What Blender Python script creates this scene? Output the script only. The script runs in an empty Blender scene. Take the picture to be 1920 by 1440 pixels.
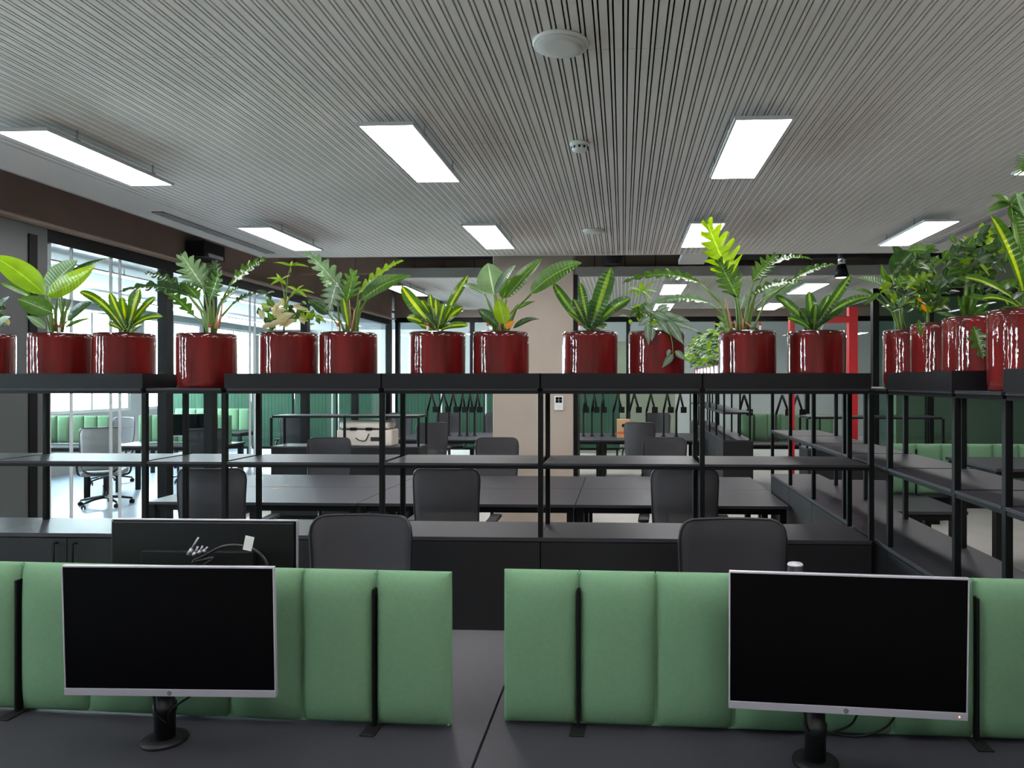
import bpy, bmesh, math, random
from mathutils import Vector, Matrix
random.seed(7)
SC = bpy.context.scene
COL = SC.collection

# ------------------------------------------------------------------ camera
H = 1.67                       # eye height
F = 1340.0                     # focal length in pixels of the 1920 px frame
CX, CY = 1111.0, 715.0         # principal point
TH = math.radians(2.46)        # the camera is turned slightly to the left
cam_d = bpy.data.cameras.new('camera')
cam_d.sensor_width = 36.0
cam_d.lens = F / 1920 * 36.0
cam_d.shift_x = -(CX - 960) / 1920
cam_d.shift_y = (CY - 720) / 1920
cam_d.clip_end = 200
cam = bpy.data.objects.new('camera', cam_d)
COL.objects.link(cam)
cam.location = (0, 0, H)
cam.rotation_euler = (math.pi / 2, 0, TH)
SC.camera = cam

# ------------------------------------------------------------------ world and view
world = bpy.data.worlds.new('world')
SC.world = world
world.use_nodes = True
bg = world.node_tree.nodes['Background']
bg.inputs[0].default_value = (0.80, 0.92, 1.0, 1)
bg.inputs[1].default_value = 52.0
vs = SC.view_settings
vs.view_transform = 'Standard'
vs.look = 'None'
vs.exposure = 0.14
vs.gamma = 1.0
vs.use_curve_mapping = False
SC.cycles.use_denoising = True
SC.cycles.max_bounces = 8
SC.cycles.diffuse_bounces = 4
SC.cycles.glossy_bounces = 4
SC.cycles.transparent_max_bounces = 16
SC.cycles.sample_clamp_indirect = 6.0
SC.cycles.caustics_reflective = False
SC.cycles.caustics_refractive = False
LAMP = 20.0                     # radiance of the office light panels


def portal(name, loc, rot, sx, sy):
    l = bpy.data.lights.new(name, 'AREA')
    l.shape = 'RECTANGLE'
    l.size, l.size_y = sx, sy
    l.cycles.is_portal = True
    o = bpy.data.objects.new(name, l)
    COL.objects.link(o)
    o.location = loc
    o.rotation_euler = rot
    return o


# daylight enters through the tall windows of the outer wall
for k in range(4):
    portal('window_portal', (-10.05, -0.5 + 6.0 * k, 2.05), (0, -math.pi / 2, 0), 2.0, 6.0)

# ------------------------------------------------------------------ picture rays to metres


def P(px, py, Y):
    """World point on the sight line of a picture pixel at the plane Y (metres)."""
    a = (px - CX) / F
    d = Y / (a * math.sin(TH) + math.cos(TH))
    return Vector((d * (a * math.cos(TH) - math.sin(TH)), Y, H + d * (CY - py) / F))


def lin(c):
    c /= 255.0
    return c / 12.92 if c <= 0.04045 else ((c + 0.055) / 1.055) ** 2.4


def rgb(r, g, b):
    return (lin(r), lin(g), lin(b), 1)


# ------------------------------------------------------------------ materials
def mat(name, col, rough=0.5, metal=0.0, bump=0.0, bscale=80.0, vary=0.0, vscale=8.0, coat=0.0, spec=0.5):
    m = bpy.data.materials.new(name)
    m.use_nodes = True
    nt = m.node_tree
    b = nt.nodes['Principled BSDF']
    b.inputs['Base Color'].default_value = col
    b.inputs['Roughness'].default_value = rough
    b.inputs['Metallic'].default_value = metal
    b.inputs['Coat Weight'].default_value = coat
    b.inputs['Specular IOR Level'].default_value = spec
    tc = nt.nodes.new('ShaderNodeTexCoord')
    if vary:
        n = nt.nodes.new('ShaderNodeTexNoise')
        n.inputs['Scale'].default_value = vscale
        n.inputs['Detail'].default_value = 3
        nt.links.new(tc.outputs['Object'], n.inputs['Vector'])
        r = nt.nodes.new('ShaderNodeValToRGB')
        r.color_ramp.elements[0].position = 0.3
        r.color_ramp.elements[1].position = 0.7
        r.color_ramp.elements[0].color = tuple(c * (1 - vary) for c in col[:3]) + (1,)
        r.color_ramp.elements[1].color = tuple(min(1, c * (1 + vary)) for c in col[:3]) + (1,)
        nt.links.new(n.outputs['Fac'], r.inputs['Fac'])
        nt.links.new(r.outputs['Color'], b.inputs['Base Color'])
    if bump:
        n = nt.nodes.new('ShaderNodeTexNoise')
        n.inputs['Scale'].default_value = bscale
        nt.links.new(tc.outputs['Object'], n.inputs['Vector'])
        bp = nt.nodes.new('ShaderNodeBump')
        bp.inputs['Strength'].default_value = bump
        bp.inputs['Distance'].default_value = 0.01
        nt.links.new(n.outputs['Fac'], bp.inputs['Height'])
        nt.links.new(bp.outputs['Normal'], b.inputs['Normal'])
    return m


def emit(name, col, strength):
    m = bpy.data.materials.new(name)
    m.use_nodes = True
    b = m.node_tree.nodes['Principled BSDF']
    b.inputs['Base Color'].default_value = (0.9, 0.9, 0.9, 1)
    b.inputs['Emission Color'].default_value = col
    b.inputs['Emission Strength'].default_value = strength
    return m


def glass(name, tint, gloss):
    m = bpy.data.materials.new(name)
    m.use_nodes = True
    nt = m.node_tree
    nt.nodes.remove(nt.nodes['Principled BSDF'])
    out = nt.nodes['Material Output']
    t = nt.nodes.new('ShaderNodeBsdfTransparent')
    t.inputs['Color'].default_value = tint
    g = nt.nodes.new('ShaderNodeBsdfGlossy')
    g.inputs['Roughness'].default_value = 0.02
    lay = nt.nodes.new('ShaderNodeLayerWeight')
    pw = nt.nodes.new('ShaderNodeMath'); pw.operation = 'POWER'; pw.inputs[1].default_value = 4.0
    nt.links.new(lay.outputs['Facing'], pw.inputs[0])
    lw = nt.nodes.new('ShaderNodeMath'); lw.operation = 'MULTIPLY_ADD'
    lw.inputs[1].default_value = 0.5; lw.inputs[2].default_value = gloss
    nt.links.new(pw.outputs[0], lw.inputs[0])
    mx = nt.nodes.new('ShaderNodeMixShader')
    nt.links.new(lw.outputs[0], mx.inputs[0])
    nt.links.new(t.outputs[0], mx.inputs[1])
    nt.links.new(g.outputs[0], mx.inputs[2])
    nt.links.new(mx.outputs[0], out.inputs['Surface'])
    return m


def leafmat(name, base, rib, edge=None, stripe=None, trans=0.35, rough=0.24):
    """Leaf colouring across the blade (UV x): mid rib, blade, optional centre stripe and margin; a leaf lets some light through."""
    m = bpy.data.materials.new(name)
    m.use_nodes = True
    nt = m.node_tree
    b = nt.nodes['Principled BSDF']
    uv = nt.nodes.new('ShaderNodeUVMap')
    sp = nt.nodes.new('ShaderNodeSeparateXYZ')
    nt.links.new(uv.outputs[0], sp.inputs[0])
    s1 = nt.nodes.new('ShaderNodeMath'); s1.operation = 'SUBTRACT'; s1.inputs[1].default_value = 0.5
    s2 = nt.nodes.new('ShaderNodeMath'); s2.operation = 'ABSOLUTE'
    s3 = nt.nodes.new('ShaderNodeMath'); s3.operation = 'MULTIPLY'; s3.inputs[1].default_value = 2.0
    nt.links.new(sp.outputs[0], s1.inputs[0]); nt.links.new(s1.outputs[0], s2.inputs[0]); nt.links.new(s2.outputs[0], s3.inputs[0])
    r = nt.nodes.new('ShaderNodeValToRGB')
    e = r.color_ramp.elements
    e[0].position = 0.0; e[0].color = rib
    e[1].position = 0.09; e[1].color = base
    if stripe:
        e[0].color = stripe
        e[1].position = 0.2; e[1].color = stripe
        x = e.new(0.3); x.color = base
    if edge:
        x = e.new(0.72); x.color = base
        x = e.new(0.86); x.color = edge
    nt.links.new(s3.outputs[0], r.inputs['Fac'])
    n = nt.nodes.new('ShaderNodeTexNoise'); n.inputs['Scale'].default_value = 14
    tc = nt.nodes.new('ShaderNodeTexCoord')
    nt.links.new(tc.outputs['Object'], n.inputs['Vector'])
    hs = nt.nodes.new('ShaderNodeHueSaturation')
    mr = nt.nodes.new('ShaderNodeMapRange')
    mr.inputs['To Min'].default_value = 0.65; mr.inputs['To Max'].default_value = 1.35
    nt.links.new(n.outputs['Fac'], mr.inputs['Value'])
    nt.links.new(mr.outputs[0], hs.inputs['Value'])
    nt.links.new(r.outputs['Color'], hs.inputs['Color'])
    w = nt.nodes.new('ShaderNodeTexWave')
    w.inputs['Scale'].default_value = 5.0
    w.bands_direction = 'Y'
    nt.links.new(uv.outputs[0], w.inputs['Vector'])
    bp = nt.nodes.new('ShaderNodeBump'); bp.inputs['Strength'].default_value = 0.45; bp.inputs['Distance'].default_value = 0.004
    nt.links.new(w.outputs['Fac'], bp.inputs['Height'])
    nt.links.new(bp.outputs['Normal'], b.inputs['Normal'])
    nt.links.new(hs.outputs[0], b.inputs['Base Color'])
    b.inputs['Roughness'].default_value = rough
    b.inputs['Coat Weight'].default_value = 0.5
    b.inputs['Coat Roughness'].default_value = 0.15
    tr = nt.nodes.new('ShaderNodeBsdfTranslucent')
    hs2 = nt.nodes.new('ShaderNodeHueSaturation')
    hs2.inputs['Hue'].default_value = 0.475
    hs2.inputs['Saturation'].default_value = 1.1
    hs2.inputs['Value'].default_value = 1.7
    nt.links.new(hs.outputs[0], hs2.inputs['Color'])
    nt.links.new(hs2.outputs[0], tr.inputs['Color'])
    mx = nt.nodes.new('ShaderNodeMixShader'); mx.inputs[0].default_value = trans
    nt.links.new(b.outputs[0], mx.inputs[1]); nt.links.new(tr.outputs[0], mx.inputs[2])
    nt.links.new(mx.outputs[0], nt.nodes['Material Output'].inputs['Surface'])
    return m


M = {}
M['desk'] = mat('desk_laminate', rgb(49, 48, 55), 0.45, vary=0.05, vscale=40, bump=0.02, bscale=400, spec=0.42)
M['black'] = mat('black_metal', rgb(15, 15, 16), 0.45, bump=0.02, bscale=500, spec=0.2)
M['cab'] = mat('cabinet_black', rgb(30, 30, 32), 0.5, vary=0.04, spec=0.25)
M['shelf'] = mat('shelf_charcoal', rgb(48, 47, 53), 0.45, vary=0.04, vscale=20, spec=0.35)
M['tray'] = mat('tray_charcoal', rgb(22, 22, 25), 0.5, spec=0.25)
M['screenblack'] = mat('screen_black', rgb(4, 4, 6), 0.4, spec=0.06)
M['silver'] = mat('silver_plastic', rgb(190, 187, 198), 0.3, metal=0.4)
M['darkplastic'] = mat('dark_plastic', rgb(22, 22, 24), 0.45, spec=0.3)
M['mesh'] = mat('chair_mesh', rgb(66, 65, 70), 0.8, bump=0.5, bscale=900)
M['chairframe'] = mat('chair_frame', rgb(30, 30, 32), 0.4)
M['paleplastic'] = mat('pale_grey_plastic', rgb(150, 148, 145), 0.5)
M['chrome'] = mat('chrome', rgb(205, 205, 210), 0.2, metal=0.9)
M['fabric'] = mat('green_fabric', rgb(112, 150, 117), 0.9, vary=0.03, vscale=90, bump=0.35, bscale=700, spec=0.2)
M['floorblue'] = mat('blue_grey_dimmed_floor', rgb(132, 144, 158), 0.28, vary=0.08, vscale=1.0)  # darker, bluer floor tone that holds down the daylight glare
M['sideceil'] = mat('grey_blue_ceiling', rgb(96, 102, 106), 0.8)
M['fabricdark'] = mat('deep_green_felt', rgb(40, 76, 58), 0.9, vary=0.08, vscale=4)
M['ceil'] = mat('ceiling_slat_paint', rgb(240, 233, 228), 0.6, spec=0.3)
M['void'] = mat('ceiling_void', rgb(38, 36, 34), 0.9)
M['white'] = mat('white_paint', rgb(228, 228, 226), 0.5)
M['frame'] = mat('light_frame', rgb(205, 203, 205), 0.45)
M['lamp'] = emit('light_panel', (1, 0.975, 0.985, 1), LAMP)
M['brown'] = mat('brown_plaster', rgb(166, 142, 132), 0.8, vary=0.08, vscale=2)
M['brownlight'] = mat('brown_trim', rgb(176, 158, 144), 0.6)
M['beige'] = mat('beige_plaster', rgb(176, 162, 149), 0.8, vary=0.03, vscale=3, bump=0.03)
M['greywall'] = mat('grey_wall', rgb(172, 172, 168), 0.8, vary=0.04, vscale=1.5)
M['sage'] = mat('sage_panel', rgb(150, 156, 134), 0.7)
M['pier'] = mat('grey_green_panel', rgb(84, 89, 88), 0.35)
M['floor'] = mat('floor_resin', rgb(218, 212, 206), 0.22, vary=0.06, vscale=1.2, bump=0.02, bscale=3)
M['glass'] = glass('clear_glass', (0.95, 0.98, 0.975, 1), 0.025)
M['glassdark'] = glass('green_glass', (0.55, 0.68, 0.64, 1), 0.05)
M['red'] = mat('red_paint', rgb(208, 40, 46), 0.4)
M['soil'] = mat('soil', rgb(48, 36, 28), 0.95, bump=0.8, bscale=60)
M['card'] = mat('cardboard', rgb(196, 160, 120), 0.85)
M['orange'] = mat('orange_print', rgb(226, 92, 40), 0.6)
M['brownlitwood'] = mat('brown_boards', rgb(190, 164, 146), 0.7, vary=0.1, vscale=3)
M['facade'] = mat('pale_facade', rgb(226, 230, 232), 0.9)
M['stem'] = mat('stem_green', rgb(112, 140, 62), 0.5)
M['stemdark'] = mat('stem_dark', rgb(62, 86, 44), 0.5)
M['sheath'] = mat('pink_sheath', rgb(206, 150, 118), 0.6)
M['gaugered'] = mat('red_gauge_cap', rgb(214, 60, 44), 0.4)
M['L_lime'] = leafmat('leaf_lime', rgb(118, 158, 34), rgb(170, 200, 90), trans=0.5)  # lime tone of backlit leaves: light shining through is put into the colour
M['L_mid'] = leafmat('leaf_mid', rgb(64, 104, 36), rgb(140, 172, 96), trans=0.4)
M['L_dark'] = leafmat('leaf_dark', rgb(42, 74, 32), rgb(104, 136, 76), trans=0.25)
M['L_pale'] = leafmat('leaf_pale', rgb(108, 138, 96), rgb(196, 210, 176), trans=0.35)
M['L_stripe'] = leafmat('leaf_striped', rgb(58, 98, 32), rgb(170, 190, 50), stripe=rgb(166, 186, 48), trans=0.45)
M['L_stripedark'] = leafmat('leaf_striped_green', rgb(46, 84, 34), rgb(112, 146, 52), stripe=rgb(108, 142, 52), trans=0.4)
M['L_cream'] = leafmat('leaf_cream', rgb(186, 176, 128), rgb(110, 130, 70), trans=0.3)
M['L_silver'] = leafmat('leaf_silver', rgb(120, 142, 118), rgb(208, 216, 200), edge=rgb(80, 112, 78), trans=0.3)
M['L_yellow'] = leafmat('leaf_yellow', rgb(222, 150, 30), rgb(230, 190, 70), trans=0.4)


def potmat():
    m = mat('oxblood_glaze', rgb(100, 20, 20), 0.5, coat=1.0, spec=0.05)
    nt = m.node_tree
    b = nt.nodes['Principled BSDF']
    b.inputs['Coat Roughness'].default_value = 0.015
    tc = nt.nodes.new('ShaderNodeTexCoord')
    mp = nt.nodes.new('ShaderNodeMapping')
    mp.inputs['Scale'].default_value = (9, 9, 1.2)
    nt.links.new(tc.outputs['Object'], mp.inputs['Vector'])
    n = nt.nodes.new('ShaderNodeTexNoise'); n.inputs['Scale'].default_value = 2.0; n.inputs['Detail'].default_value = 4
    nt.links.new(mp.outputs[0], n.inputs['Vector'])
    r = nt.nodes.new('ShaderNodeValToRGB')
    r.color_ramp.elements[0].position = 0.3; r.color_ramp.elements[0].color = rgb(82, 20, 18)
    r.color_ramp.elements[1].position = 0.7; r.color_ramp.elements[1].color = rgb(122, 26, 25)
    nt.links.new(n.outputs['Fac'], r.inputs['Fac'])
    # the glaze runs thin and brown along the rim
    sp = nt.nodes.new('ShaderNodeSeparateXYZ'); nt.links.new(tc.outputs['Object'], sp.inputs[0])
    mr = nt.nodes.new('ShaderNodeMapRange')
    mr.inputs['From Min'].default_value = 0.262; mr.inputs['From Max'].default_value = 0.285
    nt.links.new(sp.outputs[2], mr.inputs['Value'])
    mx = nt.nodes.new('ShaderNodeMix'); mx.data_type = 'RGBA'
    nt.links.new(mr.outputs[0], mx.inputs['Factor'])
    nt.links.new(r.outputs['Color'], mx.inputs['A'])
    mx.inputs['B'].default_value = rgb(58, 24, 20)
    nt.links.new(mx.outputs['Result'], b.inputs['Base Color'])
    n2 = nt.nodes.new('ShaderNodeTexNoise'); n2.inputs['Scale'].default_value = 55; n2.inputs['Detail'].default_value = 2
    mp2 = nt.nodes.new('ShaderNodeMapping'); mp2.inputs['Scale'].default_value = (1, 1, 0.45)
    nt.links.new(tc.outputs['Object'], mp2.inputs['Vector']); nt.links.new(mp2.outputs[0], n2.inputs['Vector'])
    bp = nt.nodes.new('ShaderNodeBump'); bp.inputs['Strength'].default_value = 0.07; bp.inputs['Distance'].default_value = 0.01
    nt.links.new(n2.outputs['Fac'], bp.inputs['Height'])
    nt.links.new(bp.outputs['Normal'], b.inputs['Normal'])
    nt.links.new(bp.outputs['Normal'], b.inputs['Coat Normal'])
    return m


M['pot'] = potmat()


# ------------------------------------------------------------------ mesh building
class MB:
    """Collects shapes, then links them as ONE mesh object."""

    def __init__(self):
        self.v, self.f, self.s, self.uv = [], [], [], {}
        self.mi = []
        self.cur = 0

    def add(self, verts, faces, smooth=False, uvs=None):
        o = len(self.v)
        self.v += [tuple(p) for p in verts]
        for k, f in enumerate(faces):
            if uvs:
                self.uv[len(self.f)] = [uvs[i] for i in f]
            self.f.append(tuple(i + o for i in f))
            self.s.append(smooth)
            self.mi.append(self.cur)

    def box(self, x0, x1, y0, y1, z0, z1, M4=None):
        vs = [Vector((x, y, z)) for z in (z0, z1) for y in (y0, y1) for x in (x0, x1)]
        if M4 is not None:
            vs = [M4 @ v for v in vs]
        self.add(vs, [(0, 2, 3, 1), (4, 5, 7, 6), (0, 1, 5, 4), (2, 6, 7, 3), (0, 4, 6, 2), (1, 3, 7, 5)])

    def bar(self, a, b, w, h=None):
        """A rectangular bar from a to b."""
        a, b = Vector(a), Vector(b)
        h = h or w
        d = (b - a).normalized()
        up = Vector((0, 0, 1)) if abs(d.z) < 0.95 else Vector((0, 1, 0))
        s = d.cross(up).normalized()
        u = s.cross(d)
        vs = [p + s * i * w / 2 + u * j * h / 2 for p in (a, b) for i, j in ((-1, -1), (1, -1), (1, 1), (-1, 1))]
        self.add(vs, [(0, 1, 2, 3), (7, 6, 5, 4), (0, 4, 5, 1), (1, 5, 6, 2), (2, 6, 7, 3), (3, 7, 4, 0)])

    def tube(self, pts, r, n=8, r2=None, cap=True):
        pts = [Vector(p) for p in pts]
        k = len(pts)
        rings = []
        d0 = (pts[1] - pts[0]).normalized()
        u = d0.orthogonal().normalized()
        for i, p in enumerate(pts):
            d = (pts[min(i + 1, k - 1)] - pts[max(i - 1, 0)]).normalized()
            u = (u - d * u.dot(d))
            u = u.normalized() if u.length > 1e-6 else d.orthogonal().normalized()
            w = d.cross(u)
            rr = r if r2 is None else r + (r2 - r) * i / (k - 1)
            rings.append([p + (u * math.cos(2 * math.pi * j / n) + w * math.sin(2 * math.pi * j / n)) * rr for j in range(n)])
        vs = [q for ring in rings for q in ring]
        fs = [(i * n + j, i * n + (j + 1) % n, (i + 1) * n + (j + 1) % n, (i + 1) * n + j) for i in range(k - 1) for j in range(n)]
        if cap:
            fs += [tuple(range(n - 1, -1, -1)), tuple((k - 1) * n + j for j in range(n))]
        self.add(vs, fs, True)

    def lathe(self, prof, c=(0, 0, 0), n=32, smooth=True, wob=None):
        """prof: (radius, z) pairs from bottom to top; both ends closed when radius is not 0."""
        c = Vector(c)
        vs, fs = [], []
        for i, (r, z) in enumerate(prof):
            for j in range(n):
                a = 2 * math.pi * j / n
                q = r * (1 + (wob(a, z) if wob else 0))
                vs.append(c + Vector((q * math.cos(a), q * math.sin(a), z)))
        for i in range(len(prof) - 1):
            for j in range(n):
                fs.append((i * n + j, i * n + (j + 1) % n, (i + 1) * n + (j + 1) % n, (i + 1) * n + j))
        fs.append(tuple(range(n - 1, -1, -1)))
        fs.append(tuple((len(prof) - 1) * n + j for j in range(n)))
        self.add(vs, fs, smooth)

    def build(self, name, m, parent=None, bevel=0.0, seg=2, sub=0, solid=0.0):
        me = bpy.data.meshes.new(name)
        me.from_pydata(self.v, [], self.f)
        ms = m if isinstance(m, (list, tuple)) else [m]
        for x in ms:
            me.materials.append(x)
        me.polygons.foreach_set('use_smooth', self.s)
        me.polygons.foreach_set('material_index', self.mi)
        if self.uv:
            lay = me.uv_layers.new(name='UVMap')
            for fi, us in self.uv.items():
                for li, u in zip(me.polygons[fi].loop_indices, us):
                    lay.data[li].uv = u
        me.update()
        o = bpy.data.objects.new(name, me)
        COL.objects.link(o)
        if parent is not None:
            o.parent = parent
        if solid:
            md = o.modifiers.new('thickness', 'SOLIDIFY'); md.thickness = solid; md.offset = 0
        if bevel:
            md = o.modifiers.new('bevel', 'BEVEL'); md.width = bevel; md.segments = seg; md.limit_method = 'ANGLE'
        if sub:
            md = o.modifiers.new('sub', 'SUBSURF'); md.levels = sub; md.render_levels = sub
        return o


def tag(o, label=None, cat=None, group=None, kind=None):
    if label: o['label'] = label
    if cat: o['category'] = cat
    if group: o['group'] = group
    if kind: o['kind'] = kind
    return o


def thing(name, label, cat, loc=(0, 0, 0), rz=0.0, group=None):
    o = bpy.data.objects.new(name, None)
    o.empty_display_size = 0.05
    COL.objects.link(o)
    o.location = loc
    o.rotation_euler = (0, 0, rz)
    return tag(o, label, cat, group)


KIDS = {}


def kids(o):
    if o.name not in KIDS:
        KIDS[o.name] = [c for c in COL.objects if c.parent == o]
    return KIDS[o.name]


def copy_tree(o, parent=None):
    c = o.copy()
    COL.objects.link(c)
    if parent is not None:
        c.parent = parent
    for ch in kids(o):
        copy_tree(ch, c)
    return c


def dup(o, label, loc, rz=0.0, group=None):
    c = copy_tree(o)
    c.location = loc
    c.rotation_euler = (0, 0, rz)
    c['label'] = label
    if group:
        c['group'] = group
    return c


def struct(name, mb, m, parent=None, **kw):
    o = mb.build(name, m, parent, **kw)
    if parent is None:
        o['kind'] = 'structure'
    return o


def box_struct(name, b, m, **kw):
    q = MB()
    q.box(*b)
    return struct(name, q, m, **kw)

# ================================================================== THE SETTING
box_struct('floor', (-10.2, 9.2, -4.2, 22.2, -0.1, 0.0), M['floor'])
box_struct('floor_side', (-10.0, -4.86, -4.0, 22.0, 0.0, 0.004), M['floorblue'])  # separate sheet added so the side-room floor does not overexpose
box_struct('ceiling_slab', (-10.2, 9.2, -4.2, 22.2, 3.9, 4.0), M['void'])
box_struct('wall_back', (-10.2, 9.2, -4.2, -4.0, 0, 3.9), M['greywall'])
box_struct('wall_right', (9.0, 9.2, -4.0, 22.0, 0, 3.9), M['greywall'])
box_struct('wall_far', (-10.2, 9.2, 22.0, 22.2, 0, 3.9), M['greywall'])

# outer wall with its row of tall windows
WINS = [(-2.9, -1.9), (0.3, 1.1), (2.7, 3.15), (4.9, 5.6), (7.6, 8.7)]  # slim out-of-view ones are sized to shape the streaks mirrored in the pots
y = 9.6
while y < 21:
    WINS.append((y, y + 2.05))
    y += 2.45
mb = MB()
mb.box(-10.2, -10.0, -4.0, 22.0, 0, 1.08)
mb.box(-10.2, -10.0, -4.0, 22.0, 3.02, 3.9)
prev = -4.0
for a, b in WINS + [(22.0, 22.0)]:
    mb.box(-10.2, -10.0, prev, a, 1.08, 3.02)
    prev = b
struct('wall_left', mb, M['greywall'])
for k, (a, b) in enumerate(WINS):
    mb = MB()
    fw = 0.06
    for y0, y1, z0, z1 in ((a, b, 1.08, 1.08 + fw), (a, b, 3.02 - fw, 3.02), (a, a + fw, 1.14, 2.96), (b - fw, b, 1.14, 2.96),
                           ((a + b) / 2 - .03, (a + b) / 2 + .03, 1.14, 2.96)):
        mb.box(-10.14, -10.02, y0, y1, z0, z1)
    w = struct('window_%d' % (k + 1), mb, M['white'])
    mb = MB(); mb.box(-10.09, -10.08, a + fw, b - fw, 1.14, 2.96)
    mb.build('window_pane', M['glass'], w)

# the slatted canopy: wide and narrow battens below a dark backing, smooth borders at the sides
ZC = H + 1.44
YE = 8.14


def slat_canopy(name, x0, x1, y0, y1, bl, br, joints):
    mb = MB()
    mb.box(x0, x1, y0, y1, ZC + 0.05, ZC + 0.08)
    back = struct(name, mb, M['void'])
    mb = MB()
    mb.box(x0, x0 + bl, y0, y1, ZC, ZC + 0.05)
    mb.box(x1 - br, x1, y0, y1, ZC, ZC + 0.05)
    mb.box(x0 + bl, x1 - br, y1 - 0.04, y1, ZC, ZC + 0.05)
    p = 0.0585
    x = x0 + bl
    k = 0
    while x + p < x1 - br:
        cuts = [y0] + [j for j in joints if (k // 5 + int(j * 3)) % 7 < 2] + [y1 - 0.04]
        for c0, c1 in zip(cuts, cuts[1:]):
            mb.box(x, x + 0.032, c0 + 0.0015, c1 - 0.0015, ZC, ZC + 0.022)
            mb.box(x + 0.0395, x + 0.0513, c0 + 0.0015, c1 - 0.0015, ZC, ZC + 0.022)
        x += p
        k += 1
    mb.build('ceiling_slats', M['ceil'], back)
    mb = MB()
    mb.box(x0 - 0.012, x0, y0, y1, ZC - 0.004, ZC + 0.09)
    mb.box(x1, x1 + 0.012, y0, y1, ZC - 0.004, ZC + 0.09)
    mb.box(x0, x1, y1, y1 + 0.012, ZC - 0.004, ZC + 0.09)
    mb.box(x0, x1, y0 - 0.012, y0, ZC - 0.004, ZC + 0.09)
    mb.build('ceiling_edge_trim', M['frame'], back)
    return back


slat_canopy('ceiling', -4.2, 3.58, -3.0, YE, 0.42, 0.45, (1.9, 3.1, 4.3, 5.5, 6.7))
slat_canopy('ceiling_far', -3.25, 4.3, 9.68, 14.2, 0.05, 0.05, (11.0, 12.6))
# thin grey frame hung along the front edge of the far canopy
box_struct('trim_1', (-3.25, 4.3, 9.60, 9.665, ZC - 0.03, ZC + 0.1), M['greywall'])
# bulkhead of brown boards between the canopies
mb = MB()
x = -4.7
while x < 6:
    mb.box(x, x + 0.42, 10.1, 10.14, ZC + 0.1, 3.9)
    x += 0.43
struct('wall_bulkhead', mb, M['brownlitwood'])
box_struct('ceiling_left_room', (-10.0, -4.96, -2.0, 20.0, 3.14, 3.2), M['sideceil'])

# brown header over the glazed partition on the left
box_struct('wall_header', (-4.95, -4.75, -4.0, 14.5, 2.93, 3.9), M['brown'])
box_struct('trim_2', (-4.76, -4.66, -4.0, 14.5, 2.93, 2.955), M['brownlight'])
mb = MB()
XG = -4.8
mb.box(XG - 0.05, XG + 0.05, -4.0, 14.5, 2.82, 2.93)
mb.box(XG - 0.05, XG + 0.05, -4.0, 5.2, 0.0, 0.06)
mb.box(XG - 0.05, XG + 0.05, 5.69, 14.5, 0.0, 0.06)
POSTS = (-2.2, 0.1, 2.4, 7.30, 8.12, 10.6, 12.6, 14.45)
for y in POSTS:
    mb.box(XG - 0.05, XG + 0.05, y - 0.055, y + 0.055, 0.06, 2.82)
win = struct('window_partition', mb, M['black'])
mb = MB()
seams = []
for a, b in ((-4.0, 5.2), (5.69, 14.45)):
    mb.box(XG - 0.006, XG + 0.006, a, b, 0.06, 2.82)
mb.build('window_pane', M['glass'], win)
mb = MB()
for y in (5.78, 6.02, 6.5, 6.62, 9.0, 9.12, 11.6):
    mb.box(XG - 0.012, XG + 0.012, y - 0.006, y + 0.006, 0.06, 2.82)
mb.build('window_pane_edge', M['frame'], win)
mb = MB()
mb.box(XG - 0.06, XG + 0.06, 5.2, 5.69, 0.0, 2.93)
pier = struct('wall_pier', mb, M['pier'])
mb = MB(); mb.box(XG + 0.0605, XG + 0.07, 5.50, 5.58, 0.0, 2.85)
mb.build('wall_recess_shade', M['black'], pier)  # raised black strip standing in for the shade of a recess

# beige column with its dark edge profile
a, b = P(924, 700, 8.2), P(1075, 700, 8.2)
box_struct('column', (a.x, b.x, 8.2, 8.6, 0, 3.9), M['beige'], bevel=0.01)
mb = MB(); mb.box(b.x, b.x + 0.05, 8.22, 8.6, 0, 2.9)
struct('trim_3', mb, M['black'])

# far glazed partition and header behind the far canopy
box_struct('wall_far_header', (-4.7, 9.0, 14.5, 14.7, 2.98, 3.9), M['brown'])
mb = MB()
mb.box(-4.7, 9.0, 14.52, 14.62, 2.88, 2.98)
mb.box(-4.7, 9.0, 14.52, 14.62, 0.0, 0.06)
for x in (-4.65, -3.1, -1.6, 0.1, 1.9, 3.7, 5.5, 7.3, 8.95):
    mb.box(x - 0.04, x + 0.04, 14.52, 14.62, 0.06, 2.88)
win = struct('window_far', mb, M['black'])
mb = MB(); mb.box(-4.7, 9.0, 14.565, 14.575, 0.06, 2.88)
mb.build('window_pane', M['glass'], win)

# glazed partition on the right, with dark posts
mb = MB()
mb.box(3.3, 9.0, 9.6, 9.7, 2.8, 2.9)
mb.box(3.3, 9.0, 9.6, 9.7, 0.0, 0.08)
for x in (3.34, 4.05, 5.4, 6.3, 7.4, 8.5):
    mb.box(x - 0.04, x + 0.04, 9.6, 9.7, 0.08, 2.8)
win = struct('window_side', mb, M['black'])
mb = MB(); mb.box(3.3, 9.0, 9.645, 9.655, 0.08, 2.8)
mb.build('window_pane', M['glassdark'], win)
box_struct('wall_olive', (4.5, 9.0, 12.0, 12.1, 0, 3.2), M['sage'])
box_struct('wall_sage', (-1.0, 1.2, 16.6, 16.7, 0, 2.6), M['sage'])
box_struct('ceiling_right_side', (4.4, 9.0, -3, 14.4, 3.2, 3.26), M['sage'])
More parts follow.
